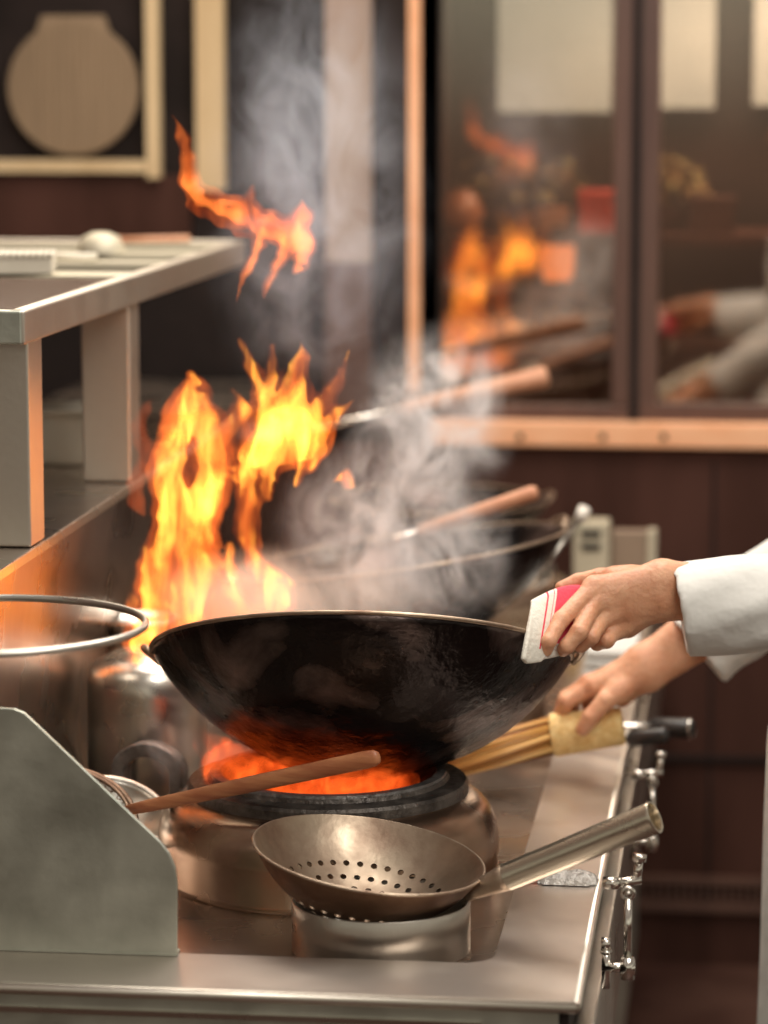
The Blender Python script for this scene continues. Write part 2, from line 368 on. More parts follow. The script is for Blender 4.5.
# things in the cabinet
SH1 = P(520, 336, 6.2).z; SH2 = P(520, 232, 6.2).z
for z, yy in ((SH1, 1), (SH2, 2)):
    tag(MB().box((l + .01, 6.1, z - .02), (1.9, 6.46, z)).build('cabinet_shelf', PANEL, smooth=False), ['lower', 'upper'][yy - 1] + ' brown shelf board inside the glass cabinet', 'shelf', 'shelf boards in the glass cabinet')
def bowl_prof(R, h, t=.003, n=12):
    rho = (R * R + h * h) / (2 * h); A = math.asin(min(1, R / rho)) if h <= R else PI / 2; out = []
    for i in range(n + 1): a = A * i / n; out.append((rho * math.sin(a), rho - rho * math.cos(a)))
    inn = [(max(x - t * math.sin(A * i / n), 0), z + t * math.cos(A * i / n)) for i, (x, z) in enumerate(out)]
    return out + inn[::-1]
def at_shelf(px, Y, z): q = P(px, 200, Y); return (q.x, Y, z)
def lathed(name, label, cat, loc, prof, mt, group=None):
    return tag(MB().lathe(prof, n=40).build(name, mt), label, cat, group), None
def put(o, loc): o.location = loc; return o
put(tag(MB().lathe(bowl_prof(.028, .03)).build('small_bowl', WHITEC), 'small round white bowl on the lower cabinet shelf', 'bowl'), at_shelf(519, 6.16, SH1))
put(tag(MB().lathe(bowl_prof(.032, .026)).build('small_bowl', BEIGE), 'small tan bowl at the left end of the lower cabinet shelf', 'bowl'), at_shelf(466, 6.16, SH1 + .0))
put(tag(MB().lathe(bowl_prof(.085, .045)).build('serving_dish', WHITEC), 'wide pale serving dish on the lower cabinet shelf under the orange glow', 'dish'), at_shelf(582, 6.22, SH1))
lt = thing('flame_reflection', 'orange glow added in the glass cabinet to imitate the flame reflection', 'flame_reflection', at_shelf(558, 6.24, SH1 + .05))
lt.location.z = P(558, 282, 6.24).z
MB().lathe([(0, 0), (.028, .003), (.034, .03), (.034, .075), (.026, .10), (0, .102)]).build('glow_body', REFL_GLOW, lt)  # emissive body added to imitate the flame reflected in the glass
MB().lathe([(0, -.012), (.03, -.012), (.03, .003), (0, .003)]).build('base', FRAME_D, lt)
MB().lathe([(0, .10), (.02, .10), (.012, .112), (0, .113)]).build('cap', FRAME_D, lt)
tag(MB().box((lt.location.x - .06, 6.18, lt.location.z - .03), (lt.location.x + .06, 6.30, lt.location.z - .012)).build('wooden_stand', FRAME, bevel=.003), 'small brown stand under the orange glow in the cabinet', 'stand')
MB().box((lt.location.x - .05, 6.19, SH1), (lt.location.x - .04, 6.29, lt.location.z - .03)).build('leg', FRAME, bpy.data.objects['wooden_stand'])
MB().box((lt.location.x + .04, 6.19, SH1), (lt.location.x + .05, 6.29, lt.location.z - .03)).build('leg', FRAME, bpy.data.objects['wooden_stand'])
def gift(px0, px1, py0, Y, z, mt, label):
    a = P(px0, py0, Y); b = P(px1, py0, Y)
    t_ = thing('lacquer_box', label, 'box', ((a.x + b.x) / 2, Y, z)); w = (b.x - a.x) / 2; h = a.z - z
    MB().box((-w, -.04, 0), (w, .04, h * .78)).build('body', mt, t_, smooth=False, bevel=.003)
    MB().box((-w - .003, -.043, h * .78), (w + .003, .043, h)).build('lid', mt, t_, smooth=False, bevel=.003)
gift(580, 613, 190, 6.2, SH2, RED, 'red box on the upper cabinet shelf by the middle mullion')
gift(690, 735, 196, 6.2, SH2, PANEL, 'dark brown box on the upper shelf behind the right cabinet door')
put(tag(MB().lathe([(0, 0), (.035, .002), (.045, .04), (.03, .075), (.022, .08), (.026, .085), (0, .084)]).build('jar', mat('amber jar', (.45, .18, .09), None, 0, .3)), 'amber jar on the upper cabinet shelf, left of the leafy plant pots', 'jar'), at_shelf(462, 6.2, SH2))
def pot(px, Y, z, label, hh=.1):
    t_ = thing('potted_plant', label, 'plant', at_shelf(px, Y, z), group='potted plants in the cabinet')
    MB().lathe([(0, 0), (.028, .001), (.036, .045), (.038, .048), (.033, .048), (.03, .04), (0, .04)]).build('pot', COPPER if px % 2 else FRAME, t_)
    m = MB()
    for k in range(150):
        a = random.uniform(0, 2 * PI); e = random.uniform(.2, 1.4); R = random.uniform(.03, .085); c = Vector((math.cos(a) * math.cos(e) * R, math.sin(a) * math.cos(e) * R, .045 + math.sin(e) * R * hh / .06))
        d = Vector((random.uniform(-1, 1), random.uniform(-1, 1), random.uniform(-.3, .6))).normalized() * .018; s = d.cross(Vector((0, 0, 1))) * .5
        m.add([c - d, c + s, c + d, c - s], [(0, 1, 2, 3)])
    m.build('foliage', GREEN, t_, smooth=False)
for k, px in enumerate((486, 520, 553)): pot(px, 6.26, SH2, ['leftmost bushy green potted plant in the glass cabinet', 'middle bushy green potted plant in the glass cabinet', 'bushy green potted plant in the cabinet beside the red box'][k], .075)
pot(672, 6.26, SH2, 'olive green potted plant behind the right cabinet door', .08)
bt = thing('sauce_bottle', 'pale cream bottle low behind the right cabinet door', 'bottle', at_shelf(670, 6.17, lz))
MB().lathe([(0, 0), (.024, .002), (.025, .06), (.010, .085), (.010, .10), (0, .10)]).build('body', mat('cream glass', (.75, .66, .42), None, 0, .3), bt)
MB().lathe([(0, .10), (.012, .10), (.012, .112), (0, .113)]).build('cap', WHITEC, bt)
# ================================================================== RANGE
ZC = .80; ZW = .775; XR = -.160; XS = -.262; Y0 = 3.10; YS = 3.235; YE = 5.78; XL = -1.25
rg = thing('wok_range', 'long stainless steel wok range with a sunken cooking deck', 'cooking range', (0, 0, 0))
m = MB()   # front + right strips as one L-shaped sheet with a rounded inner corner
out = [(XL, Y0), (XR, Y0), (XR, YE), (XS, YE)]
inner = [(XS, YE)]; rc = .035
for k in range(9): a = -PI / 2 * k / 8; inner.append((XS - rc + rc * math.cos(a), YS + rc + rc * math.sin(a)))
inner.append((XL, YS)); poly = out + inner[1:]
n = len(poly); m.add([(x, y, ZC) for x, y in poly] + [(x, y, ZC - .003) for x, y in poly], [tuple(range(n)), tuple(range(2 * n - 1, n - 1, -1))] + [(i, (i + 1) % n, (i + 1) % n + n, i + n) for i in range(n)])
# down-turned wall into the well
inn = inner; k = len(m.v); m.v += [(x, y, ZC) for x, y in inn] + [(x - .004, y + .004, ZW) for x, y in inn]; L = len(inn)
m.f += [(k + i, k + i + 1, k + L + i + 1, k + L + i) for i in range(L - 1)]
m.build('work_surface', STEEL_TOP, rg, smooth=False)
MB().box((XL, Y0, ZW - .006), (XS, YE, ZW)).build('cooking_deck', STEEL_WELL, rg, smooth=False)
MB().tube([(XL, Y0 + .004, ZC - .006), (XR - .004, Y0 + .004, ZC - .006)], .0065, 10).tube([(XR - .005, Y0 + .002, ZC - .006), (XR - .005, YE, ZC - .006)], .0065, 10).build('rolled_edge', STEEL_SHELF, rg)
MB().box((XL, Y0 + .004, .12), (XR - .02, Y0 + .02, ZC - .008)).build('end_panel', STEEL_GREY, rg, smooth=False)
MB().box((XR - .022, Y0 + .004, ZC - .20), (XR - .012, YE, ZC - .006)).build('front_panel', FRAME_D, rg, smooth=False)
MB().box((XR - .012, Y0 + .01, ZC - .21), (XR + .012, YE, ZC - .055)).build('pipe_cover', STEEL, rg, smooth=False, bevel=.004)
MB().box((XL, Y0 + .02, .12), (XR - .03, YE, ZW - .01)).build('cabinet_body', STEEL_GREY, rg, smooth=False)
for x in (XL + .06, XR - .12):
    for y in (Y0 + .1, YE - .1): MB().tube([(x, y, 0), (x, y, .121)], .02, 12).build('foot', CHROME, rg)
for k in range(12):
    y = Y0 + .12 + k * .2; MB().tube([(XR - .013, y, ZC - .03), (XR - .006, y, ZC - .03)], .006, 8).build('rivet', CHROME, rg)
# splash panel and ledge at the left
ptx, ptz = -.860, 1.184; pbx = -.866
poly = [(XL, ptz), (ptx, ptz), (ptx + .004, ptz - .01), (pbx - .02, ZW + .12), (pbx - .004, ZW + .03), (pbx + .03, ZW), (pbx + .03, ZW - .004), (XL, ZW - .004)]
MB().prism(poly, 3.45, YE).build('splash_panel', STEEL_WELL, rg, smooth=False, bevel=.003)
# valves / taps along the cook's side
def valve(y, label):
    t_ = thing('gas_valve', label, 'valve', (XR + .012, y, P(632, 968, 3.33).z), group='gas valve linkages on the range front')
    MB().tube([(0, 0, 0), (.055, 0, 0)], .009, 14).build('stub_pipe', CHROME, t_)
    MB().tube([(.008, 0, .035), (.008, 0, -.04)], .008, 12).ring((.008, 0, .03), .008, .004, 16, 6).tube([(-.001, 0, .045), (.016, 0, .045)], .012, 14).build('valve_body', CHROME, t_)
    MB().tube([(.035, 0, .0), (.062, 0, .0)], .015, 14).tube([(.048, -.004, -.02), (.048, -.004, .022)], .013, 12).build('elbow', CHROME, t_)
    MB().tube([(.048, -.006, .015), (.048, -.01, .135)], .0075, 14).build('rod', CHROME, t_)
    MB().ring((.048, -.012, .145), .010, .0045, 20, 8, Matrix.Rotation(PI / 2, 3, 'X')).tube([(.048, .002, .145), (.048, -.018, .145)], .006, 10).build('joint', CHROME, t_)
    MB().tube([(.02, .02, .155), (.07, .03, .160)], .009, 12).tube([(.062, .03, .155), (.066, .035, .20)], .008, 12).tube([(.066, .035, .195), (.067, .035, .208)], .013, 14).tube([(0, .02, .155), (.03, .02, .155)], .012, 12).build('lever', CHROME, t_)
    return t_
v0 = valve(3.33, 'chrome valve linkage on the range side nearest the camera')
v0.scale = (.6, .6, .6)
dup(v0, (XR + .012, 4.22, P(650, 842, 4.22).z), 'chrome valve linkage on the range side below the two black utensil handles')
# guard plate
YG = 3.222
gp = thing('guard_plate', 'grey green steel end guard plate with a sloping edge at front left', 'guard plate', (P(90, 950, YG).x, YG, ZC))
pts = [(-160, 700), (0, 708), (14, 709), (24, 713), (34, 722), (160, 842), (169, 853), (175, 868), (177, 885), (177, 957), (-160, 940)]
poly = [(P(a, b, YG).x, P(a, b, YG).z) for a, b in pts]; poly[-1] = (poly[-1][0], ZC + .001); poly[-2] = (poly[-2][0], ZC + .001)
MB().prism(poly, YG, YG + .006).build('plate', STEEL_GREY, gp, smooth=False, world=True, bevel=.0012)
MB().box((poly[-1][0], YG - .001, ZC + .0005), (poly[-2][0], YG + .02, ZC + .003)).build('foot_flange', STEEL_GREY, gp, smooth=False, world=True)
# burners
BX, BY = -.505, 3.70
def burner(loc, label):
    b = thing('wok_burner', label, 'burner', loc, group='round wok burners along the range')
    MB().lathe([(.211, 0), (.213, .004), (.211, .008), (.2115, .050), (.209, .066), (.203, .081), (.193, .093), (.180, .102), (.172, .105), (.165, .106), (.165, .09), (.13, .06)], n=96).build('steel_housing', STEEL_WARM, b)
    MB().lathe([(.171, .098), (.174, .101), (.174, .115), (.171, .119), (.150, .121), (.148, .126), (.132, .127), (.128, .122), (.118, .112), (.112, .10), (.112, .07), (.12, .06), (.165, .09)], closed=True, n=96).build('iron_ring', IRON, b, ang=30)
    MB().lathe([(.147, .1255), (.146, .1295), (.134, .1295), (.130, .126)], n=96, closed=True).build('collar', IRON_GREY, b, ang=30)
    MB().lathe([(.118, .108), (.11, .02), (.05, .012), (0, .012)], n=64).build('fire_bowl', DARK, b)
    m = MB(); m.lathe([(0, .012), (.035, .012), (.035, .04), (.02, .05), (0, .05)], n=32)
    m.build('burner_head', IRON_GREY, b)
    return b
b0 = burner((BX, BY, ZW), 'round steel wok burner with an iron ring under the lifted wok')
dup(b0, (BX, 4.62, ZW), 'second round wok burner along the range, behind the smoke')
dup(b0, (BX, 5.42, ZW), 'farthest round wok burner near the back wall')
# ================================================================== WOKS
R_W, H_W = .262, .150
def make_wok(loc, rot, label):
    w = thing('wok', label, 'wok', loc, rot, group='black iron woks on the range')
    rho = (R_W ** 2 + H_W ** 2) / (2 * H_W); A = math.asin(R_W / rho); n = 28
    out = [(rho * math.sin(A * i / n), -H_W + rho - rho * math.cos(A * i / n)) for i in range(n + 1)]
    inn = [(max(x - .0025 * math.sin(A * i / n), 0), z + .0025 * math.cos(A * i / n)) for i, (x, z) in enumerate(out)]
    me = MB().lathe(out + inn[::-1], n=128).me('bowl')
    for v in me.vertices:
        d = noise.noise(v.co * 9) * .0022; v.co.z += d; v.co.x *= 1 + d * .6
    link('bowl', me, WOKM, w)
    MB().ring((0, 0, 0), R_W - .0005, .0028, 128, 8).build('rim', STEEL_OLD, w)
    for s in (-1, 1):
        pts = []
        for k in range(13):
            a = PI * k / 12; pts.append((s * (R_W - .003 + .015 * math.sin(a)), -.032 * math.cos(a), -.004 + .012 * math.sin(a)))
        MB().tube(pts, .005, 10).build('handle', STEEL_OLD, w)
    return w
wc = P(361.5, 655, 3.74)
wok = make_wok(wc, (-math.radians(21.5), math.radians(-1.3), 0), 'large black wok tilted over the front burner, held with a towel')
# rear woks resting on their burners
dup(wok, (BX - .02, 4.62, 1.036), 'black wok on the second burner, half hidden in smoke', (-math.radians(5), math.radians(-7), .4))
dup(wok, (BX - .03, 5.42, ZW + .235), 'farthest black wok, nearest the back wall', (0, 0, .3)).scale = (.74, .74, .74)
# long handled ladles in rear woks
def ladle(name, label, a, b, r0, r1, steel_t=.45, head=None):
    t_ = thing(name, label, 'ladle', a)
    a = Vector(a); b = Vector(b); c = a.lerp(b, steel_t)
    MB().tube([a, c], .006, 10).build('shaft', CHROME, t_, world=True)
    MB().tube([c, c.lerp(b, .03), c.lerp(b, .5), c.lerp(b, .97), b], [r0 * .8, r0, (r0 + r1) / 2, r1, r1 * .8], 16).build('handle', WOOD_B, t_, world=True)
    d = (a - b).normalized(); M3 = Vector((0, 0, 1)).rotation_difference(Vector((d.x * .3, -.2, 1)).normalized()).to_matrix()
    MB().lathe(bowl_prof(.05, .032, .002), c=a + d * .045 - Vector((0, 0, .02)), M=M3).build('ladle_bowl', IRON, t_, world=True)
    return t_
ladle('ladle', 'wooden handled ladle leaning out of the second wok in the smoke', P(370, 548, 4.66), P(537, 492, 4.62), .010, .012, .30)
ladle('ladle', 'highest wooden handled ladle, leaning out of the farthest wok', P(300, 432, 5.40), P(548, 376, 5.42), .013, .019, .42)
# steel ladle tip beyond second wok
t_ = thing('ladle', 'steel ladle with a shiny tip beside the second wok', 'ladle', P(530, 585, 4.75))
MB().tube([P(530, 585, 4.75), P(580, 520, 4.85)], .004, 10).build('shaft', STEEL, t_, world=True)
MB().tube([P(580, 520, 4.85), P(585, 508, 4.86)], .010, 12).build('end_cap', WHITEC, t_, world=True)  # white material paints the bright highlight on the metal tip
MB().lathe(bowl_prof(.045, .03, .002), c=P(524, 592, 4.74)).build('ladle_bowl', STEEL, t_, world=True)
# ================================================================== CYLINDER PAN + SKIMMER
cy = Vector((P(381, 950, 3.37).x, 3.37, ZW))
pn = thing('steel_pan_ring', 'open steel cylinder standing on the deck under the perforated skimmer', 'pan ring', cy)
RC = .1015
MB().lathe([(RC, 0), (RC, .056), (RC - .001, .0575), (RC - .003, .056), (RC - .003, .002)], n=96, closed=True).build('wall', STEEL, pn)
MB().lathe([(RC - .002, .001), (0, .001), (0, .003), (RC - .002, .003)], n=64).build('bottom', STEEL, pn)
# skimmer
RS, HS = .132, .080; rho = (RS ** 2 + HS ** 2) / (2 * HS)
sc_ = P(369, 854, 3.37)
BOWL_STEEL = STEEL_OLD.copy(); BOWL_STEEL.name = 'two-tone skimmer bowl'; t = BOWL_STEEL.node_tree
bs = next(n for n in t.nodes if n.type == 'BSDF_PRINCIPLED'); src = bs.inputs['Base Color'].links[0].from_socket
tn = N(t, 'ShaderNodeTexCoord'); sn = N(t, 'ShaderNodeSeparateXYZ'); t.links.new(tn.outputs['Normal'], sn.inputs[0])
lt_ = N(t, 'ShaderNodeMath', operation='LESS_THAN'); lt_.inputs[1].default_value = 0; t.links.new(sn.outputs[2], lt_.inputs[0])  # darker tone on the downward-facing outer side of the bowl
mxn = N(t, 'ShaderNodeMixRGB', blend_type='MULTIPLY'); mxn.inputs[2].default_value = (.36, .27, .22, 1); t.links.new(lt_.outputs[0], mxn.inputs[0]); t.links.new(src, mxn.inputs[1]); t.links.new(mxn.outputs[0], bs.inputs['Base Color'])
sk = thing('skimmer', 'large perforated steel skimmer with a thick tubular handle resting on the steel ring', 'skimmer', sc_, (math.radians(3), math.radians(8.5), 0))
A = math.asin(RS / rho); n = 20
out = [(rho * math.sin(A * i / n), -HS + rho - rho * math.cos(A * i / n)) for i in range(n + 1)]
inn = [(max(x - .0018 * math.sin(A * i / n), 0), z + .0018 * math.cos(A * i / n)) for i, (x, z) in enumerate(out)]
bo = MB().lathe(out[1:] + inn[1:][::-1], n=96); nn = 96; mm = len(out[1:]) * 2
bo.f.append(tuple(range(nn - 1, -1, -1))); bo.f.append(tuple((mm - 1) * nn + k for k in range(nn)))
bo = bo.build('bowl', BOWL_STEEL, sk)
cut = MB()
for k, cnt in ((0, 1), (1, 6), (2, 12), (3, 18), (4, 24), (5, 30), (6, 36)):
    for j in range(cnt):
        a = 2 * PI * (j + .5 * (k % 2)) / cnt; rr = .0158 * k; x, y = rr * math.cos(a), rr * math.sin(a)
        c0 = Vector((0, 0, -HS + rho)); d = (Vector((x, y, -HS + rho - math.sqrt(rho * rho - rr * rr))) - c0).normalized()
        cut.tube([c0 + d * (rho - .012), c0 + d * (rho + .012)], .0038, 12)
cu = link('cutter', cut.me('cutter'), None); cu.matrix_world = mat_of(sk)
mo = bo.modifiers.new('x', 'BOOLEAN'); mo.object = cu; mo.solver = 'EXACT'
bpy.context.view_layer.update(); dg = bpy.context.evaluated_depsgraph_get()
new = bpy.data.meshes.new_from_object(bo.evaluated_get(dg)); bo.modifiers.clear()
if len(new.polygons) > 500: bo.data = new; new.set_sharp_from_angle(angle=math.radians(35))
bpy.data.objects.remove(cu)
MB().ring((0, 0, 0), RS, .0018, 96, 8).build('rim', STEEL_OLD, sk)
ha = P(478, 889, 3.35); hb = P(655, 817, 3.30); d = (hb - ha)
MB().tube([ha - d * .07, ha + d * .0, ha + d * .13, ha + d * .2], [.009, .0105, .0145, .0155], 32).build('ferrule', STEEL_OLD, sk, world=True)
Lh = d.length; Mh = Vector((0, 0, 1)).rotation_difference(d.normalized()).to_matrix()
MB().lathe([(.0158, .17 * Lh), (.0180, .985 * Lh), (.0184, .993 * Lh), (.0180, Lh), (.0164, Lh), (.0158, .985 * Lh), (.0155, .86 * Lh), (0, .86 * Lh)], c=ha, n=48, M=Mh).build('handle', mat('handle steel', (.74, .66, .54), (.62, .55, .44), 1, .24, .30, 8, (1, 1, 1), .03, 60), sk, world=True, ang=50)
# ================================================================== STRAINER + LADLE AT LEFT, WOODEN HANDLE
tcn = P(66, 815, 3.60)
ws = thing('wire_strainer', 'round wire strainer with a long wooden handle pointing at the burner', 'strainer', tcn)
M3 = Euler((math.radians(26), math.radians(16), 0)).to_matrix()
MB().ring(tcn, .086, .004, 72, 8, M3).ring(tcn + Vector((0, 0, .003)), .079, .0025, 72, 8, M3).build('hoop', STEEL_OLD, ws, world=True)
m = MB()
for k in range(-8, 9):
    s = k * .0095; h = math.sqrt(max(.079 ** 2 - s * s, 0))
    for q in (0, 1):
        pts = []
        for j in range(9):
            u = -h + 2 * h * j / 8; rr2 = (s * s + u * u) / .079 ** 2; p = Vector((s, u, -.02 * (1 - rr2))) if q == 0 else Vector((u, s, -.02 * (1 - rr2)))
            pts.append(tcn + M3 @ p)
        m.tube(pts, .0008, 5)
m.build('wire_mesh', STEEL_OLD, ws, world=True)
A0 = P(124, 811, 3.585); A1 = P(379, 757, 3.47)
m = MB(); m.tube([A0, A0.lerp(A1, .1), A0.lerp(A1, .5), A0.lerp(A1, .95), A0.lerp(A1, .985), A1], [.0060, .0078, .0098, .0106, .0096, .0062], 16, sx=.6)
m.build('handle', WOOD_H, ws, world=True)
MB().tube([tcn + M3 @ Vector((.08, .01, 0)), A0, A0.lerp(A1, .05)], .003, 8).build('shaft', CHROME, ws, world=True)
lc = P(115, 812, 3.70)
l2 = thing('ladle', 'wide steel ladle bowl lying between the strainer and the burner', 'ladle', lc)
M4 = Euler((math.radians(20), math.radians(18), 0)).to_matrix()
MB().lathe(bowl_prof(.068, .04, .003), c=lc - M4 @ Vector((0, 0, .038)), M=M4).ring(lc, .068, .0045, 64, 10, M4).build('ladle_bowl', STEEL, l2, world=True)
MB().tube([lc + M4 @ Vector((-.066, 0, 0)), lc + Vector((-.16, .02, .0)), lc + Vector((-.25, .03, -.0))], .006, 10).build('handle', STEEL, l2, world=True)
# cast iron trivet lug
ic = P(150, 783, 3.86)
iv = thing('iron_trivet', 'cast iron trivet with an arched opening beside the burner', 'trivet', (ic.x, ic.y, ZW))
mm_ = MB(); nA = 20
for (y0, y1) in ((-.012, .012),):
    po = []
    for k in range(nA + 1):
        a = PI * k / nA; po.append((.050 * math.cos(a) * (1 + .05 * math.sin(3 * a)), .080 + .044 * math.sin(a)))
    pi_ = [(x * .62, .074 + (z - .074) * .62) for x, z in po]
    full = [(.062, 0)] + po + [(-.062, 0), (-.039, 0)] + pi_[::-1] + [(.039, 0)]
    nf = len(full)
    vs = [(x, y0, z) for x, z in full] + [(x, y1, z) for x, z in full]
    fs = [(i, (i + 1) % nf, (i + 1) % nf + nf, i + nf) for i in range(nf)]
    fo = [(.050, 0)] + po + [(-.050, 0)]; fi = [(.031, 0)] + pi_ + [(-.031, 0)]
    mm_.add([(x, y0, z) for x, z in fo] + [(x, y0, z) for x, z in fi] + [(x, y1, z) for x, z in fo] + [(x, y1, z) for x, z in fi],
            [(i, i + 1, i + 1 + len(fo), i + len(fo)) for i in range(len(fo) - 1)] + [(2 * len(fo) + i, 2 * len(fo) + i + len(fo), 2 * len(fo) + i + 1 + len(fo), 2 * len(fo) + i + 1) for i in range(len(fo) - 1)] +
            [(i, i + 2 * len(fo), i + 1 + 2 * len(fo), i + 1) for i in range(len(fo) - 1)] + [(i + len(fo), i + 1 + len(fo), i + 1 + 3 * len(fo), i + 3 * len(fo)) for i in range(len(fo) - 1)])
mm_.build('arch', IRON_GREY, iv, bevel=.003, ang=40)
MB().box((-.065, -.03, 0), (.065, .03, .012)).build('base', IRON, iv, bevel=.004)
iv.rotation_euler = (0, 0, math.radians(-12))
# ================================================================== HOOP
hc = P(-18, 625, 3.2)
hp = thing('ring_holder', 'round steel rod hoop standing level at the left edge above the guard plate', 'holder', (hc.x - .176, 3.2, ZC))
MB().ring((.176, 0, hc.z - ZC), .176, .0042, 128, 12).build('hoop', STEEL, hp)
MB().tube([(0, 0, .004), (0, 0, hc.z - ZC)], .006, 12).build('stem', STEEL, hp)
MB().tube([(0, 0, 0.0005), (0, 0, .008)], .03, 24).build('base', STEEL, hp)
hp.rotation_euler = (0, 0, 0)
# ================================================================== POTS BEHIND
def rest(px, py, Y): q = P(px, py, Y); return q
q = P(146, 655, 3.98); rp = (P(206, 700, 3.98) - P(88, 700, 3.98)).length / 2; hq = q.z - ZW
pt = thing('stock_pot', 'tall domed steel pot at the left between the burner and splash panel', 'pot', (P(147, 700, 3.98).x, 3.98, ZW))
MB().lathe([(0, 0), (rp * .97, 0), (rp, .006), (rp, hq - .045), (rp * .97, hq - .022), (rp * .86, hq - .008), (rp * .7, hq - .001)], n=72).build('body', STEEL, pt)
MB().lathe([(rp * .72, hq - .002), (rp * .5, hq + .006), (rp * .12, hq + .010), (0, hq + .010)], n=64).build('lid', STEEL, pt)
jl = P(136, 690, 4.20)
jg = thing('steel_jug', 'flared steel jug behind the domed pot, lit by the fire', 'jug', (P(139, 650, 4.2).x, 4.2, ZW))
zj = P(130, 616, 4.2).z - ZW
MB().lathe([(0, 0), (.05, 0), (.053, .006), (.053, zj * .72), (.040, zj * .83), (.042, zj * .93), (.056, zj), (.053, zj), (.038, zj * .93), (.036, zj * .8), (.0, zj * .78)], n=64).build('body', STEEL, jg)
hpts = [(-.05, -.0, zj * .35), (-.085, 0, zj * .4), (-.09, 0, zj * .7), (-.045, 0, zj * .88)]
MB().tube(hpts, .005, 8).build('handle', STEEL, jg)
# ================================================================== SHELF
SX = -.856; SZ0 = P(25, 340, 3.6).z - .006; SZ1 = P(25, 305, 3.6).z - .007; SY0 = 3.6; SY1 = 5.25
sh = thing('overshelf', 'stainless steel slatted overshelf on square posts at the left', 'shelf', (SX, SY0, ptz))
MB().box((SX - .022, SY0, SZ0), (SX, SY1, SZ1)).build('side_lip', STEEL_SHELF, sh, smooth=False, world=True, bevel=.003)
MB().box((-1.6, SY0 - .001, SZ0), (SX - .003, SY0 + .022, SZ1)).build('end_lip', STEEL_GREY, sh, smooth=False, world=True, bevel=.003)
MB().box((-1.6, SY1 - .02, SZ0), (SX, SY1, SZ1)).build('end_lip', STEEL_SHELF, sh, smooth=False, world=True, bevel=.003)
m = MB()
for k in range(26):
    y = SY0 + .03 + k * .024; m.box((-1.6, y, SZ1 - .012), (SX - .022, y + .010, SZ1 - .003))
m.build('slats', mat('brown slat', (.16, .10, .07), None, .6, .4), sh, smooth=False, world=True)
for y, w in ((4.30, .09), (4.62, .05), (4.86, .07), (5.12, .05)):
    MB().box((-1.6, y, SZ1 - .016), (SX - .022, y + w, SZ1 - .002)).build('cross_rail', BEIGE, sh, smooth=False, world=True, bevel=.002)
MB().box((-1.6, SY0 + .02, SZ0 + .002), (SX - .02, SY1 - .01, SZ0 + .006)).build('under_tray', FRAME_D, sh, smooth=False, world=True)
for (w, y) in ((.075, -.862 / P(45, 540, 1).x), (.07, -.862 / P(141, 490, 1).x)):
    b = -.862; a = b - w
    y -= w
    MB().box((a, y, ptz + .001), (b, y + w, SZ0)).build('post', STEEL_SHELF, sh, smooth=False, world=True, bevel=.003)
# things on the shelf
a = P(0, 262, 4.36)
cb = thing('corrugated_tray', 'ivory box with a ribbed top at the left end of the overshelf', 'tray', (P(10, 262, 4.34).x, 4.34, SZ1 - .002))
w = (P(47, 250, 4.34).x - P(-40, 250, 4.34).x) / 2
MB().box((-w, -.05, 0), (w, .05, .026)).build('body', IVORY, cb, smooth=False, bevel=.004)
m = MB()
for k in range(14): x = -w + .004 + k * (2 * w - .008) / 13; m.tube([(x, -.052, .028), (x, .052, .028)], .0042, 8)
m.build('ribbed_lid', IVORY, cb); cb.rotation_euler = (0, 0, .18)
def bowldown(px, Y, R, h, label, mt):
    q = P(px, 240, Y); return put(tag(MB().lathe([(R, 0), (R * .97, h * .35), (R * .75, h * .8), (R * .35, h), (0, h), (0, h - .003), (R * .7, h * .7), (R * .93, h * .3), (R * .97, 0)], n=48, closed=False).build('bowl', mt), label, 'bowl'), (q.x, Y, SZ1 - .002))
bowldown(101, 4.89, .038, .032, 'pale bowl upside down in the middle of the overshelf', BEIGE)
q = P(55, 240, 4.63)
sp_ = thing('serving_scoop', 'pale flat scoop lying on the overshelf left of the upturned bowl', 'scoop', (q.x, 4.65, SZ1 + .004))
MB().tube([(-.03, 0, 0), (.06, 0, .0)], .006, 10).build('handle', IVORY, sp_)
MB().lathe([(0, 0), (.022, .001), (.026, .009), (.023, .010), (.018, .004), (0, .003)], c=(-.05, 0, -.005), n=32).build('scoop_head', IVORY, sp_)
q = P(150, 236, 5.15)
MBt = thing('wooden_spoon', 'pinkish flat spoon lying right of the upturned bowl on the overshelf', 'spoon', (q.x, 5.14, SZ1 + .004))
MB().tube([(-.06, 0, 0), (.07, 0, .004)], .006, 10).build('handle', WOOD_B, MBt)
MB().lathe([(0, -.002), (.024, .0), (.026, .007), (.02, .005), (0, .003)], c=(-.075, 0, 0), n=32).build('spoon_bowl', WOOD_B, MBt)
# white crate seen under the shelf
q = P(66, 460, 4.5)
# pale bin behind posts, standing on the ledge
bn = thing('plastic_tub', 'pale tub standing on the ledge between the two shelf posts', 'tub', (P(66, 460, 4.5).x - .03, 4.5, ptz))
MB().box((-.10, -.06, .0), (.09, .06, .075)).build('body', IVORY, bn, bevel=.008)
MB().box((-.105, -.065, .0755), (.095, .065, .085)).build('lid', IVORY, bn, bevel=.003)
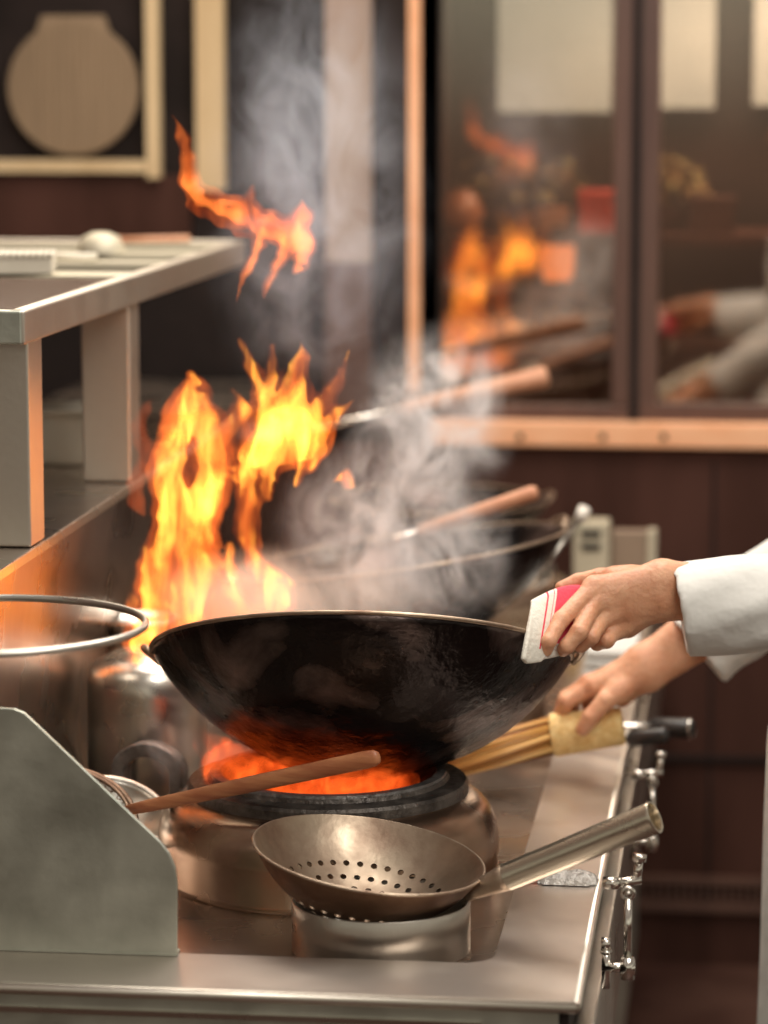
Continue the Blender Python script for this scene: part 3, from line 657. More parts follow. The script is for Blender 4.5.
# ================================================================== FAR END OF COUNTER
def counter_at(px, Y): return (P(px, 540, Y).x, Y, ZC)
fx = thing('switch_box', 'cream electrical box with two dark slots at the far end of the range', 'switch box', (P(591, 540, 5.55).x, 5.55, ZC))
hz = P(591, 522, 5.55).z - ZC; w = (P(610, 540, 5.55).x - P(574, 540, 5.55).x) / 2
MB().box((-w, 0, 0), (w, .06, hz)).build('housing', BEIGE, fx, smooth=False, bevel=.004)
for z in (hz - .028, hz - .052): MB().box((-w * .55, -.003, z), (w * .55, .002, z + .012)).build('slot', DARK, fx, smooth=False)
w = (P(657, 540, 5.62).x - P(612, 540, 5.62).x) / 2; hz = P(630, 531, 5.62).z - ZC
bd = thing('upright_tray', 'brown panel with a pale steel edge standing at the far end of the range', 'panel', (P(634, 540, 5.62).x, 5.62, ZC))
MB().box((-w, 0, 0), (w * .6, .03, hz)).build('board', mat('tray brown', (.30, .22, .16), None, .3, .5), bd, smooth=False, bevel=.003)
MB().box((w * .6, -.004, 0), (w, .034, hz + .002)).build('edge_bar', BEIGE, bd, smooth=False, bevel=.003)
sg = P(566, 560, 5.30)
spn = tag(MB().box((-.028, -.03, 0), (.028, .03, .055)).build('sponge', YEL, bevel=.008), 'yellow sponge beside the folded white cloth at the far end of the range', 'sponge')
spn.location = (P(566, 560, 5.3).x + .03, 5.3, ZW + .001 if P(566, 560, 5.3).x + .03 < XS else ZC)
dk = MB(); NX = 12
for s in range(3): dk.box((-.075 + s * .004, -.09, s * .016), (.075 - s * .003, .09, s * .016 + .014))
fc = dk.build('folded_cloth', CLOTH, bevel=.006); tag(fc, 'folded white cloth on the right strip behind the cook\'s hand', 'cloth'); fc.location = (P(556, 590, 4.95).x + .095, 4.95, ZC)
fc.location.x = XS + .055; fc.scale = (.6, 1, 1)
# small clear wrapper with red end on the right strip
wq = Pz(568, 882, ZC)
wr = thing('clear_wrapper', 'crumpled clear plastic wrapper with a red end on the right steel strip', 'wrapper', (wq.x, wq.y, ZC))
bm = bmesh.new(); bmesh.ops.create_grid(bm, x_segments=30, y_segments=14, size=1)
for v in bm.verts:
    x, y = v.co.x, v.co.y; e = (1 - min(1, (abs(x) ** 4))) ** .5 * (1 - y * y) ** .5 if abs(y) < 1 else 0
    v.co = Vector((x * .036, y * .020 * (1 if abs(x) < .8 else .7), .001 + e * .013 + noise.noise(Vector((x * 4, y * 3, 1))) * .0035 * e))
me = bpy.data.meshes.new('film'); bm.to_mesh(me); bm.free(); link('film', me, PLASTIC, wr)
bm = bmesh.new(); bmesh.ops.create_grid(bm, x_segments=12, y_segments=8, size=1)
for v in bm.verts:
    x, y = v.co.x, v.co.y; v.co = Vector((-.048 + x * .013, y * .008 - x * .003, .003 + .003 * math.cos(y * 1.5) + noise.noise(Vector((x * 3, y * 3, 5))) * .002))
me = bpy.data.meshes.new('red_tab'); bm.to_mesh(me); bm.free(); link('red_tab', me, RED, wr); wr.rotation_euler = (0, 0, -.05)
# ================================================================== BAMBOO BRUSH
YB = 4.17
ba = P(552, 735, YB); bb = P(623, 726, YB); bd_ = (bb - ba)
br = thing('bamboo_brush', 'bamboo wok brush with a woven band, gripped in the lower hand', 'brush', ba)
m = MB(); m.tube([ba, ba + bd_ * .04, ba + bd_ * .96, bb], [.029, .0305, .0262, .025], 40, sx=.85)
m.build('band', BANDM, br, world=True, ang=50)
m = MB(); tip = P(447, 772, YB - .03)
ax = (ba - tip).normalized(); u = ax.cross(Vector((0, 1, 0))).normalized(); w_ = ax.cross(u)
for k in range(190):
    a = random.uniform(0, 2 * PI); r = math.sqrt(random.random()); o0 = (u * math.cos(a) + w_ * math.sin(a) * .8) * r
    s0 = ba + bd_ * .05 + o0 * .026; L = random.uniform(.92, 1.12)
    e0 = tip.lerp(ba, 1 - L) + o0 * .031 + Vector((random.uniform(-.003, .003), random.uniform(-.003, .003), random.uniform(-.003, .003)))
    if e0.z < ZC + .002: e0.z = ZC + .002
    mid = s0.lerp(e0, .5) + o0 * .003
    m.tube([s0, mid, e0], [.0019, .0018, .0010], 5)
m.build('splints', BAMBOO, br, world=True, kind=None) if False else m.build('splints', BAMBOO, br, world=True)
# utensils with black handles
def utensil(label, a, c, b, r, end):
    t_ = thing('cleaver' if False else 'turner', label, 'utensil', a, group='steel utensils with black handles')
    MB().tube([a, c], r * .42, 12).build('shaft', CHROME, t_, world=True)
    d = (b - c)
    MB().tube([c, c + d * .04, c + d * .9, c + d * .97, b], [r * .8, r, r * 1.02, r * .9, r * .5], 20).build('handle', BLACKP, t_, world=True)
    if end: MB().ring(b - d * .06, r * .98, .0022, 32, 8, Vector((0, 0, 1)).rotation_difference(d.normalized()).to_matrix()).build('end_band', CHROME, t_, world=True)
    hd = (a - c).normalized()
    mb = MB(); s_ = hd.cross(Vector((0, 0, 1))).normalized() * .035; up = Vector((0, 0, .0012))
    q = [a - s_ * .5, a + s_ * .5, a + hd * .03 + s_, a + hd * .09 + s_ * .95, a + hd * .09 - s_ * .95, a + hd * .03 - s_]
    mb.add([p + up for p in q] + [p - up for p in q], [tuple(range(6)), tuple(range(11, 5, -1))] + [(i, (i + 1) % 6, (i + 1) % 6 + 6, i + 6) for i in range(6)])
    mb.build('blade', CHROME, t_, world=True, smooth=False)
utensil('turner with a black handle, the nearer and shorter of the two under the brush', P(560, 745, 4.34), P(629, 739, 4.30), P(668, 735, 4.28), .0115, False)
utensil('turner with a black steel-capped handle, farther of the two beyond the brush', P(560, 727, 4.52), P(652, 727, 4.46), P(694, 729, 4.44), .0145, True)
# ================================================================== PERSON
def hand_up(p):
    dy = -.02
    W1 = P(668, 577, 3.73 + dy); W2 = P(668, 603, 3.73 + dy); E1 = P(790, 588, 3.75 + dy); E2 = P(790, 612, 3.75 + dy)
    fore = smin(cap(p, E1, W1, .026, .0195), cap(p, E2, W2, .026, .0195), .02)
    I = P(594, 587, 3.700 + dy); Mm = P(594, 601, 3.694 + dy); Rr = P(602, 617, 3.700 + dy); Pk = P(616, 629, 3.712 + dy)
    palm = cap(p, P(655, 578, 3.725 + dy), I, .0185, .0125)
    for a, b, ra, rb in ((P(650, 585, 3.72 + dy), Mm, .018, .0128), (P(652, 597, 3.72 + dy), Rr, .018, .0125), (P(655, 603, 3.725 + dy), Pk, .0175, .0115),
                         (P(662, 600, 3.735 + dy), P(628, 627, 3.725 + dy), .014, .0135), (P(655, 577, 3.745 + dy), P(615, 578, 3.74 + dy), .015, .014)):
        palm = smin(palm, cap(p, a, b, ra, rb), .012)
    palm = smin(palm, fore, .022)
    fs = [chain(p, [P(604, 588, 3.704 + dy), I, P(561, 620, 3.650 + dy), P(549, 641, 3.624 + dy), P(546, 650, 3.630 + dy)], [.011, .0118, .0102, .0088, .0080]),
          chain(p, [P(606, 603, 3.70 + dy), Mm, P(579, 632, 3.645 + dy), P(567, 646, 3.640 + dy), P(563, 650, 3.655 + dy)], [.011, .0120, .0106, .0094, .0084]),
          chain(p, [P(612, 616, 3.705 + dy), Rr, P(591, 637, 3.66 + dy), P(581, 645, 3.665 + dy), P(579, 642, 3.70 + dy)], [.010, .0116, .0100, .0090, .0080]),
          chain(p, [P(624, 625, 3.715 + dy), Pk, P(607, 641, 3.685 + dy), P(597, 644, 3.700 + dy), P(592, 641, 3.72 + dy)], [.009, .0105, .0088, .0080, .0072]),
          chain(p, [P(630, 578, 3.745 + dy), P(600, 578, 3.752 + dy), P(578, 582, 3.758 + dy), P(562, 588, 3.752 + dy)], [.014, .0120, .0105, .0088])]
    d = palm
    for f in fs: d = np.minimum(d, smin(palm, f, .009))
    return d
def hand_lo(p):
    y = YB
    W1 = P(643, 660, y + .0); W2 = P(653, 675, y + .0); E1 = P(745, 585, y + .04); E2 = P(757, 607, y + .04)
    fore = smin(cap(p, E1, W1, .027, .0185), cap(p, E2, W2, .027, .0185), .02)
    palm = cap(p, P(641, 663, y), P(595, 686, y - .012), .0195, .0122)
    for a, b, ra, rb in ((P(639, 664, y + .012), P(590, 684, y + .012), .0185, .0125), (P(640, 666, y + .02), P(596, 683, y + .034), .018, .012), (P(640, 666, y + .02), P(606, 684, y + .052), .018, .011),
                         (P(645, 672, y - .005), P(618, 690, y - .022), .019, .0155), (P(640, 680, y + .0), P(622, 697, y + .005), .016, .014)):
        palm = smin(palm, cap(p, a, b, ra, rb), .014)
    palm = smin(palm, fore, .022)
    fs = [chain(p, [P(600, 686, y - .006), P(591, 688, y - .008), P(567, 701, y - .012), P(560, 716, y + .008), P(563, 730, y + .026)], [.012, .0125, .0108, .0095, .0085]),
          chain(p, [P(598, 683, y + .012), P(588, 684, y + .014), P(566, 698, y + .016), P(560, 714, y + .034), P(568, 734, y + .040)], [.012, .0125, .0108, .0096, .0085]),
          chain(p, [P(600, 682, y + .034), P(592, 684, y + .036), P(573, 700, y + .038), P(572, 722, y + .044), P(580, 738, y + .042)], [.011, .0118, .0100, .009, .008]),
          chain(p, [P(608, 684, y + .052), P(600, 688, y + .054), P(588, 702, y + .052), P(588, 724, y + .048), P(594, 738, y + .042)], [.010, .0105, .0088, .008, .007]),
          chain(p, [P(622, 690, y - .022), P(606, 700, y - .034), P(591, 717, y - .040), P(583, 729, y - .038)], [.0155, .0130, .0118, .0098])]
    d = palm
    for f in fs: d = np.minimum(d, smin(palm, f, .008))
    return d
def bounds(pts, pad):
    a = np.array([tuple(q) for q in pts]); return a.min(0) - pad, a.max(0) + pad
parts = []
lo, hi = bounds([P(545, 660, 3.6), P(790, 560, 3.75)], .035); parts.append(nets(hand_up, lo, hi, .0016))
lo, hi = bounds([P(545, 745, 4.1), P(757, 585, 4.25)], .035); lo[1] = YB - .075; parts.append(nets(hand_lo, lo, hi, .0016))
TX = .195; TY = 3.93
SH_L = Vector((TX, TY - .19, 1.42)); SH_R = Vector((TX, TY + .19, 1.42))
EL_L = P(1005, 575, 3.74); EL_R = P(905, 500, YB + .03)
def core(p):
    d = smin(cap(p, (TX, TY - .08, .98), (TX, TY - .09, 1.36), .085, .09), cap(p, (TX, TY + .08, .98), (TX, TY + .09, 1.36), .085, .09), .1)
    d = smin(d, cap(p, (TX - .01, TY, 1.40), (TX - .02, TY, 1.52), .058, .052), .04)
    for S, E_, W_ in ((SH_L, EL_L, P(788, 592, 3.73)), (SH_R, EL_R, P(750, 596, YB + .04))):
        d = smin(d, cap(p, S, E_, .052, .040), .05); d = smin(d, cap(p, E_, W_, .040, .033), .015)
    for s in (-1, 1):
        d = smin(d, cap(p, (TX, TY + s * .09, .95), (TX - .02, TY + s * .10, .50), .085, .055), .03); d = smin(d, cap(p, (TX - .02, TY + s * .10, .50), (TX + .01, TY + s * .11, .10), .052, .036), .02)
    # head
    hx, hz = TX - .02, 1.625
    d2 = smin(ell(p, (hx, TY, hz + .02), (.092, .075, .10)), ell(p, (hx - .035, TY, hz - .055), (.052, .048, .055)), .03)
    d2 = smin(d2, cap(p, (hx - .088, TY, hz + .005), (hx - .108, TY, hz - .022), .007, .011), .01)
    for s in (-1, 1):
        d2 = smin(d2, ell(p, (hx + .01, TY + s * .078, hz - .005), (.018, .007, .03)), .006)
        d2 = -smin(-d2, ell(p, (hx - .09, TY + s * .031, hz + .012), (.012, .014, .009)), .008)
    d2 = smin(d2, ell(p, (hx - .084, TY, hz - .052), (.008, .022, .007)), .004)
    return smin(d, d2, .03)
parts.append(nets(core, (-.12, 3.5, .04), (.54, 4.45, 1.78), .010))
person = thing('person', 'cook in a white jacket holding the wok with a towel and a bamboo brush', 'person', (TX, TY, 0))
body = link('body', np_mesh('body', parts), SKIN, person, world=True)
# fingernails
# jacket
def jacket(p):
    d = smin(cap(p, (TX + .01, TY - .075, .84), (TX, TY - .09, 1.37), .135, .115), cap(p, (TX + .01, TY + .075, .84), (TX, TY + .09, 1.37), .135, .115), .1)
    d = smin(d, cap(p, (TX + .0, TY, .92), (TX + .0, TY, 1.28), .13, .13), .05)
    c0 = P(679, 608, 3.715); ax0 = (P(776, 591, 3.725) - c0).normalized(); a0 = c0 - ax0 * .02
    s1 = cap(p, a0, P(800, 600, 3.73), .0575, .061); s1 = smin(s1, cap(p, P(800, 600, 3.73), EL_L, .060, .068), .01)
    s1 = smin(s1, cap(p, EL_L, SH_L, .068, .078), .02)
    n0 = np.array(ax0); s1 = np.maximum(s1, -((p - np.array(c0)) @ n0))
    s1 = np.maximum(s1, -cap(p, c0 - ax0 * .05, c0 - ax0 * .005, .050, .046))
    c1 = P(697, 650, YB + .01); ax1 = (P(757, 598, YB + .03) - c1).normalized(); a1 = c1 - ax1 * .03
    s2 = cap(p, a1, P(765, 597, YB + .03), .056, .060); s2 = smin(s2, cap(p, P(765, 597, YB + .03), EL_R, .060, .066), .01); s2 = smin(s2, cap(p, EL_R, SH_R, .066, .078), .02)
    n1 = np.array(ax1); s2 = np.maximum(s2, -((p - np.array(c1)) @ n1))
    s2 = np.maximum(s2, -cap(p, c1 - ax1 * .06, c1 - ax1 * .008, .050, .046))
    d = smin(d, s1, .03); d = smin(d, s2, .03)
    # folds
    q = p * 1.0
    d = d + .0022 * np.sin(q[..., 0] * 46 + 9 * np.sin(q[..., 2] * 14) + q[..., 1] * 20) * np.clip((p[..., 0] + .09) / .1, 0, 1)
    d = np.maximum(d, .80 - p[..., 2]); d = np.maximum(d, -cap(p, (TX - .02, TY, 1.45), (TX - .03, TY, 1.7), .062, .066))
    return d
jk = link('chef_jacket', np_mesh('chef_jacket', [nets(jacket, (-.17, 3.48, .78), (.58, 4.45, 1.52), .0052)]), CLOTH, person, world=True)
m_ = jk.modifiers.new('sm', 'SMOOTH'); m_.factor = .5; m_.iterations = 2
def apron(p):
    d = smin(cap(p, (TX + .0, TY - .07, .42), (TX + .0, TY - .075, .90), .150, .143), cap(p, (TX + .0, TY + .07, .42), (TX + .0, TY + .075, .90), .150, .143), .1)
    d = np.abs(d + .0025 * np.sin(p[..., 1] * 60 + 2 * np.sin(p[..., 2] * 8))) - .006
    d = np.maximum(d, p[..., 0] - (TX + .03)); return np.maximum(np.maximum(d, p[..., 2] - .93), .42 - p[..., 2])
ap = link('apron', np_mesh('apron', [nets(apron, (-.02, 3.65, .40), (.27, 4.22, .95), .006)]), CLOTH, person, world=True)
def trs(p):
    d = None
    for s in (-1, 1):
        e = smin(cap(p, (TX, TY + s * .085, .93), (TX - .02, TY + s * .10, .50), .105, .075), cap(p, (TX - .02, TY + s * .10, .50), (TX + .01, TY + s * .11, .10), .075, .062), .02)
        d = e if d is None else smin(d, e, .02)
    return np.maximum(np.maximum(d, p[..., 2] - .92), .07 - p[..., 2])
link('trousers', np_mesh('trousers', [nets(trs, (.03, 3.68, .05), (.36, 4.18, .95), .009)]), NAVY, person, world=True)
for s in (-1, 1):
    def shoe(p, s=s): return np.maximum(smin(cap(p, (TX + .03, TY + s * .11, .045), (TX - .10, TY + s * .12, .035), .045, .040), cap(p, (TX + .01, TY + s * .11, .06), (TX + .01, TY + s * .11, .10), .045, .045), .02), .002 - p[..., 2])
    link('shoe', np_mesh('shoe', [nets(shoe, (.02, TY + s * .11 - .07, -.01), (.31, TY + s * .11 + .07, .17), .006)]), BLACKP, person, world=True)
def hat(p):
    hx, hz = TX - .01, 1.69
    d = cap(p, (hx, TY, hz), (hx + .01, TY, hz + .05), .090, .092); d = smin(d, ell(p, (hx + .015, TY, hz + .12), (.115, .12, .055)), .03)
    return np.maximum(d, hz - .025 - p[..., 2] - 0 * p[..., 0])
link('hat', np_mesh('hat', [nets(hat, (.02, TY - .16, 1.6), (.36, TY + .16, 1.9), .008)]), CLOTH, person, world=True)
def hairf(p): hx = TX - .01; return np.maximum(np.maximum(ell(p, (hx + .015, TY, 1.64), (.095, .083, .10)), -(p[..., 0] - hx + .02)), 1.58 - p[..., 2])
link('hair', np_mesh('hair', [nets(hairf, (.04, TY - .1, 1.56), (.32, TY + .1, 1.76), .007)]), BLACKP, person, world=True)
for s in (-1, 1):
    MB().lathe([(0, -.009), (.006, -.007), (.009, 0), (.006, .007), (0, .009)], c=(TX - .02 - .072, TY + s * .031, 1.637), n=16).build('eye', WHITEC, person, world=True)
# ================================================================== TOWEL over the rim
tw_me = bpy.data.meshes.new('kitchen_towel'); vs = []; fs = []; uvs = []; NU, NV = 26, 40
def tw(u, v):   # u 0..1 left-right; v 0 front bottom .. 1 back bottom
    xl = 531 - 9 * (1 - min(v / .5, 1)) if v < .5 else 531 + 10 * (v - .5)
    L = (522 + 9 * min(v / .5, 1)); Rr = (565 + 17 * min(v / .5, 1)); px = L + (Rr - L) * u
    top = 602 - 16 * math.sin(min(u * 1.15, 1) * PI / 2); bot = 664 - 10 * u * u - 4 * (1 - u) * (abs(u - .25) > .2)
    yf = 3.572 + (px - 522) * .00155
    if v <= .5:
        t = v / .5; py = bot + (top - bot) * t; Y = yf + .004 + .045 * t ** 2
    else:
        t = (v - .5) / .5; py = top + (640 - top) * t * .8 + 2; Y = yf + .049 + .03 * math.sin(t * PI / 2) + .012 * t
    Y += .0025 * math.sin(u * 9 + v * 7); return P(px, py, Y)
for j in range(NV + 1):
    for i in range(NU + 1): vs.append(tuple(tw(i / NU, j / NV))); uvs.append((i / NU, min(1, j / NV * 1.0)))
for j in range(NV):
    for i in range(NU): a = j * (NU + 1) + i; fs.append((a, a + 1, a + NU + 2, a + NU + 1))
tw_me.from_pydata(vs, [], fs); ul = tw_me.uv_layers.new(name='UVMap')
for lp in tw_me.loops: ul.data[lp.index].uv = uvs[lp.vertex_index]
two = link('kitchen_towel', tw_me, TOWEL, solid=.007, sub=1); tag(two, 'folded white towel with red stripes between the upper hand and the wok rim', 'towel')
# ================================================================== FIRE
def tongues(name, label, lst, mt, h=.0042, Y=3.95, k=.008, core=None, g=1.0):
    pts = [[P(a, b, Y + dy) for a, b, _ in t_] for dy, t_ in lst]
    allp = [q for q2 in pts for q in q2]; lo, hi = bounds(allp, .045)
    def fld(gain):
        rr = [[max(c * gain, 2.0) / 830.0 for _, _, c in t_] for _, t_ in lst]
        def f(p):
            x, y, z = p[..., 0], p[..., 1], p[..., 2]
            a1 = np.sin(z * 58 + y * 40 + x * 25); a2 = np.sin(z * 105 + x * 70 + 2.2 * a1); a3 = np.sin(z * 230 + x * 190 + 2 * a2); a4 = np.sin(x * 210 - z * 90 + 2.5 * a2)
            w = p + np.stack([.0034 * a1 + .0020 * a2 + .0009 * a3, .003 * a2 + .001 * a4, .0022 * a4 + .004 * a2], -1)
            d = None
            for s_, r in zip(pts, rr):
                e = chain(w, s_, r, .005); d = e if d is None else smin(d, e, k)
            return d
        return f
    o = link(name, np_mesh(name, [nets(fld(g * 1.42), lo, hi, h)]), mt, smooth=True)
    c = sum((Vector(q) for q in allp), Vector()) / len(allp); o.data.transform(Matrix.Translation(-c)); o.location = c
    if core:
        q = link('bright_core', np_mesh('bright_core', [nets(fld(g * .92), lo, hi, h * .85)]), core, smooth=True)
        q.data.transform(Matrix.Translation(-c)); q.parent = o
    return tag(o, label, 'flame', 'flames from the wok burner')
FO = flame_mat('flame fringe', (1, .20, .028), 34, 24, (1, 1, .36), .38, .66, 1.6, floor=.02)
FM = flame_mat('flame core', (1, .42, .05), 118, 27, (1, 1, .30), .42, .62, 1.8, floor=.06, loc=(.3, .2, .1))
main = [(0, [(148, 640, 18), (155, 590, 17), (166, 545, 16), (176, 500, 18), (168, 465, 15), (184, 420, 17), (190, 395, 14), (191, 372, 3)]),
        (.01, [(190, 645, 22), (190, 590, 22), (196, 540, 20), (206, 495, 18), (212, 455, 18), (208, 420, 15), (205, 396, 6)]),
        (-.01, [(165, 600, 10), (152, 570, 6), (146, 545, 2)]),
        (0, [(170, 480, 12), (160, 455, 8), (162, 440, 4)]),
        (.0, [(212, 455, 14), (228, 430, 12), (240, 412, 10), (234, 390, 4)]),
        (.02, [(222, 640, 20), (218, 600, 14), (206, 560, 12)]),
        (-.01, [(278, 600, 15), (270, 585, 13), (256, 560, 10), (246, 525, 9), (244, 490, 10), (252, 455, 14), (262, 420, 15), (264, 390, 9), (254, 362, 5), (240, 334, 2)]),
        (.01, [(276, 606, 12), (284, 585, 8), (284, 572, 3)]),
        (.01, [(252, 455, 14), (278, 425, 20), (296, 398, 17), (296, 365, 8), (301, 342, 2)]),
        (.02, [(262, 440, 12), (300, 428, 19), (326, 400, 9), (340, 372, 4), (352, 350, 1.5)]),
        (.0, [(280, 430, 14), (316, 428, 16), (338, 415, 6), (352, 404, 1.5)]),
        (-.01, [(305, 430, 14), (318, 450, 8), (306, 468, 4), (299, 480, 1.5)]),
        (.0, [(270, 400, 9), (276, 375, 6), (271, 345, 3)]),
        (.01, [(270, 455, 12), (300, 448, 17), (318, 430, 13)]), (.0, [(276, 450, 10), (270, 475, 9), (262, 500, 5)]),
        (-.01, [(300, 440, 12), (306, 466, 8), (298, 484, 2)]), (.02, [(240, 640, 20), (232, 600, 16), (228, 565, 8), (234, 540, 2)]),
        (.02, [(262, 640, 16), (258, 610, 12), (250, 580, 6)]), (.01, [(140, 622, 8), (130, 605, 5), (126, 588, 1.5)]),
        (.02, [(222, 470, 8), (236, 478, 7), (250, 465, 6)])]
tongues('flame', 'tall bright orange flame rising behind the left side of the wok', main, FO, .0038, core=FM)
FM2 = flame_mat('detached flame', (1, .27, .045), 64, 22, (1, 1, .5), .36, .62, 1.2, floor=.12)
tongues('flame', 'detached orange flame flying high above the overshelf corner', [
    (0, [(172, 112, 2), (178, 135, 4), (188, 158, 6), (192, 182, 8), (200, 198, 11), (220, 208, 11), (244, 218, 12), (266, 228, 13), (290, 232, 13)]),
    (.01, [(290, 232, 13), (302, 218, 9), (300, 200, 2)]), (.01, [(296, 236, 13), (308, 245, 9), (300, 262, 7), (294, 268, 3)]),
    (0, [(244, 215, 8), (250, 198, 4), (250, 186, 1.5)]), (0, [(290, 245, 10), (276, 262, 5), (270, 282, 4), (266, 298, 1.5)]),
    (0, [(258, 240, 5), (248, 268, 4), (239, 298, 1.5)])], FO, .0033, core=FM2)
tongues('flame', 'tiny stray flame fleck right of the tall flame, inside the smoke', [(0, [(334, 482, 2), (342, 479, 5), (348, 484, 4), (354, 488, 1.5)])], FM2, .0022, core=FM)
FM3 = flame_mat('red wisp', (1, .16, .03), 16, 20, (1, 1, .4), .30, .60, 1.2)
tongues('flame', 'faint red flame wisp left of the tall flame', [(0, [(146, 512, 4), (140, 500, 6), (136, 480, 6), (146, 455, 8), (141, 430, 7), (148, 405, 4), (152, 395, 1.5)])], FM3, .003, 4.0)
FM4 = flame_mat('ring fire', (1, .14, .018), 18, 20, (1, 1, 1), .42, .64, 2.0, floor=.04)
def ringfire(p):
    q = p - np.array((BX, BY, ZW + .115)); r = np.sqrt(q[..., 0] ** 2 + q[..., 1] ** 2)
    d = np.sqrt(((r - .055) / 1.7) ** 2 + (q[..., 2] - .012) ** 2) - .033; d = smin(d, ell(p, (BX, BY, ZW + .10), (.10, .10, .035)), .02)
    e = chain(p, [P(240, 770, 3.66), P(215, 752, 3.72), P(200, 735, 3.74)], [.03, .022, .012]); d = smin(d, e, .03)
    e = chain(p, [P(230, 790, 3.70), P(220, 770, 3.64), P(225, 742, 3.62)], [.02, .022, .008]); d = smin(d, e, .03)
    rho_ = (R_W ** 2 + H_W ** 2) / (2 * H_W); Mw = mat_of(wok); cc = Mw @ Vector((0, 0, -H_W + rho_))
    inside = np.linalg.norm(p - np.array(cc), axis=-1) - (rho_ + .003); d = np.maximum(d, -inside)
    d = d + .004 * np.sin(p[..., 0] * 90 + 3 * np.sin(p[..., 1] * 70)) * np.sin(p[..., 2] * 80)
    return np.maximum(d, ZW + .062 - p[..., 2])
o = link('flame', np_mesh('flame', [nets(ringfire, (BX - .2, BY - .2, ZW + .05), (BX + .2, BY + .2, ZW + .27), .005)]), FM4)
o.data.transform(Matrix.Translation(-Vector((BX, BY, ZW + .1)))); o.location = (BX, BY, ZW + .1)
tag(o, 'low red-orange flame burning between the burner ring and the wok bottom', 'flame', 'flames from the wok burner')
# ================================================================== SMOKE
def puff(name, label, px, py, Y, rx, ry, mt, tilt=0, rd=None):
    c = P(px, py, Y); bm = bmesh.new(); bmesh.ops.create_icosphere(bm, subdivisions=4, radius=1)
    me = bpy.data.meshes.new(name); bm.to_mesh(me); bm.free(); o = link(name, me, mt); o.location = c
    o.scale = (rx / 800 * Y / 3.8, rd or rx / 800 * Y / 3.8 * .7, ry / 800 * Y / 3.8); o.rotation_euler = (0, tilt, 0)
    return tag(o, label, 'smoke', 'smoke from the wok', 'stuff')
S1 = smoke_mat('white smoke', 29, (.93, .92, .93), 14, .45, .68, (1, 1, .8), 1.8, glow=.10, gc=(1, .84, .76))
S2 = smoke_mat('thin rising smoke', 8, (.86, .90, 1.0), 11, .42, .70, (1, 1, .7), 2.0, glow=.06, gc=(.8, .85, 1))
S3 = smoke_mat('steam haze', 15, (1, .95, .9), 9, .35, .65, (1, 1, .7), 1.2, glow=.12, gc=(1, .62, .42))
puff('smoke', 'dense white smoke billowing just right of the tall flame', 395, 540, 4.06, 135, 110, S1, .25, .14)
puff('smoke', 'white smoke column curling up behind the wok below the copper strip', 430, 425, 4.15, 95, 115, S1, .3, .12)
puff('smoke', 'thin bluish smoke rising around the detached flame', 315, 190, 4.05, 130, 260, S2, 0, .12)
puff('smoke', 'pale steam haze hanging over the wok mouth', 290, 600, 3.90, 165, 62, S3, 0, .14)
puff('smoke', 'small white steam wisp between the domed pot and the wok', 182, 735, 3.80, 48, 62, S1, .3, .05)
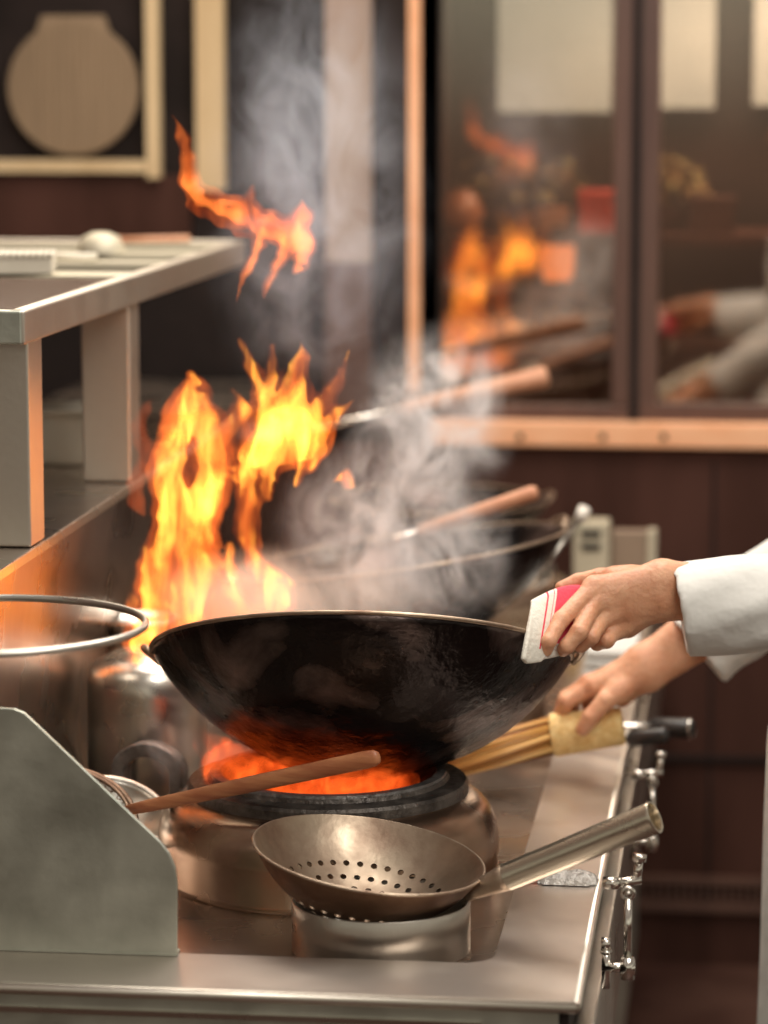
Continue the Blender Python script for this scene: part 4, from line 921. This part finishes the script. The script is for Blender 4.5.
# ================================================================== LIGHTS
def area(loc, to, size, power, colr, sy=None):
    l = bpy.data.lights.new('area', 'AREA'); l.energy = power; l.color = colr; l.size = size
    if sy: l.shape = 'RECTANGLE'; l.size_y = sy
    o = bpy.data.objects.new('ceiling_or_fill_light', l); col.objects.link(o); o.location = loc
    o.rotation_euler = (Vector(to) - Vector(loc)).to_track_quat('-Z', 'Y').to_euler(); return o
area((-.2, 4.3, 3.0), (-.4, 3.9, .8), 1.4, 62, (1, .93, .84), 1.8)
area((.6, 2.2, 2.9), (-.3, 3.7, 1.0), 1.2, 34, (1, .96, .88))
area((-1.2, 5.4, 2.7), (-.6, 3.7, .9), .9, 22, (1, .86, .70))
def point(loc, power, colr, r=.04):
    l = bpy.data.lights.new('fire', 'POINT'); l.energy = power; l.color = colr; l.shadow_soft_size = r
    o = bpy.data.objects.new('fire_light', l); col.objects.link(o); o.location = loc; return o
area((-.03, 6.2, 1.98), (-.05, 6.25, 1.0), .5, 9, (1, .80, .62), .2)  # fill lamp added inside the cabinet to brighten its contents
# ================================================================== WORLD
w = bpy.data.worlds.new('world'); scene.world = w; w.use_nodes = True; t = w.node_tree; t.nodes.clear()
o = N(t, 'ShaderNodeOutputWorld'); bg = N(t, 'ShaderNodeBackground'); t.links.new(bg.outputs[0], o.inputs[0])
tc = N(t, 'ShaderNodeTexCoord'); sx = N(t, 'ShaderNodeSeparateXYZ'); t.links.new(tc.outputs['Generated'], sx.inputs[0])
rz = ramp(t, [(.0, (.05, .025, .018)), (.44, (.10, .055, .04)), (.49, (.22, .15, .11)), (.515, (.62, .60, .48)), (.60, (.80, .76, .62)), (.66, (.42, .36, .30)), (.85, (.50, .44, .38)), (1, (.62, .56, .50))])
mr = N(t, 'ShaderNodeMapRange'); mr.inputs[1].default_value = -1; mr.inputs[2].default_value = 1; t.links.new(sx.outputs[2], mr.inputs[0]); t.links.new(mr.outputs[0], rz.inputs[0])
n = N(t, 'ShaderNodeTexNoise'); setin(n, Scale=3.0, Detail=3); t.links.new(tc.outputs['Generated'], n.inputs['Vector'])
rn = ramp(t, [(.35, .45), (.65, 1.35)]); t.links.new(n.outputs[0], rn.inputs[0])
mx = N(t, 'ShaderNodeMixRGB', blend_type='MULTIPLY'); mx.inputs[0].default_value = 1; t.links.new(rz.outputs[0], mx.inputs[1]); t.links.new(rn.outputs[0], mx.inputs[2])
t.links.new(mx.outputs[0], bg.inputs[0]); bg.inputs[1].default_value = .78
# ================================================================== RENDER LOOK
scene.view_settings.view_transform = 'Standard'; scene.view_settings.look = 'None'; scene.view_settings.exposure = 0
cy_ = scene.cycles
cy_.transparent_max_bounces = 32; cy_.volume_bounces = 1; cy_.max_bounces = 8; cy_.volume_step_rate = 1.5; cy_.volume_max_steps = 256
cy_.use_denoising = True; cy_.sample_clamp_indirect = 4
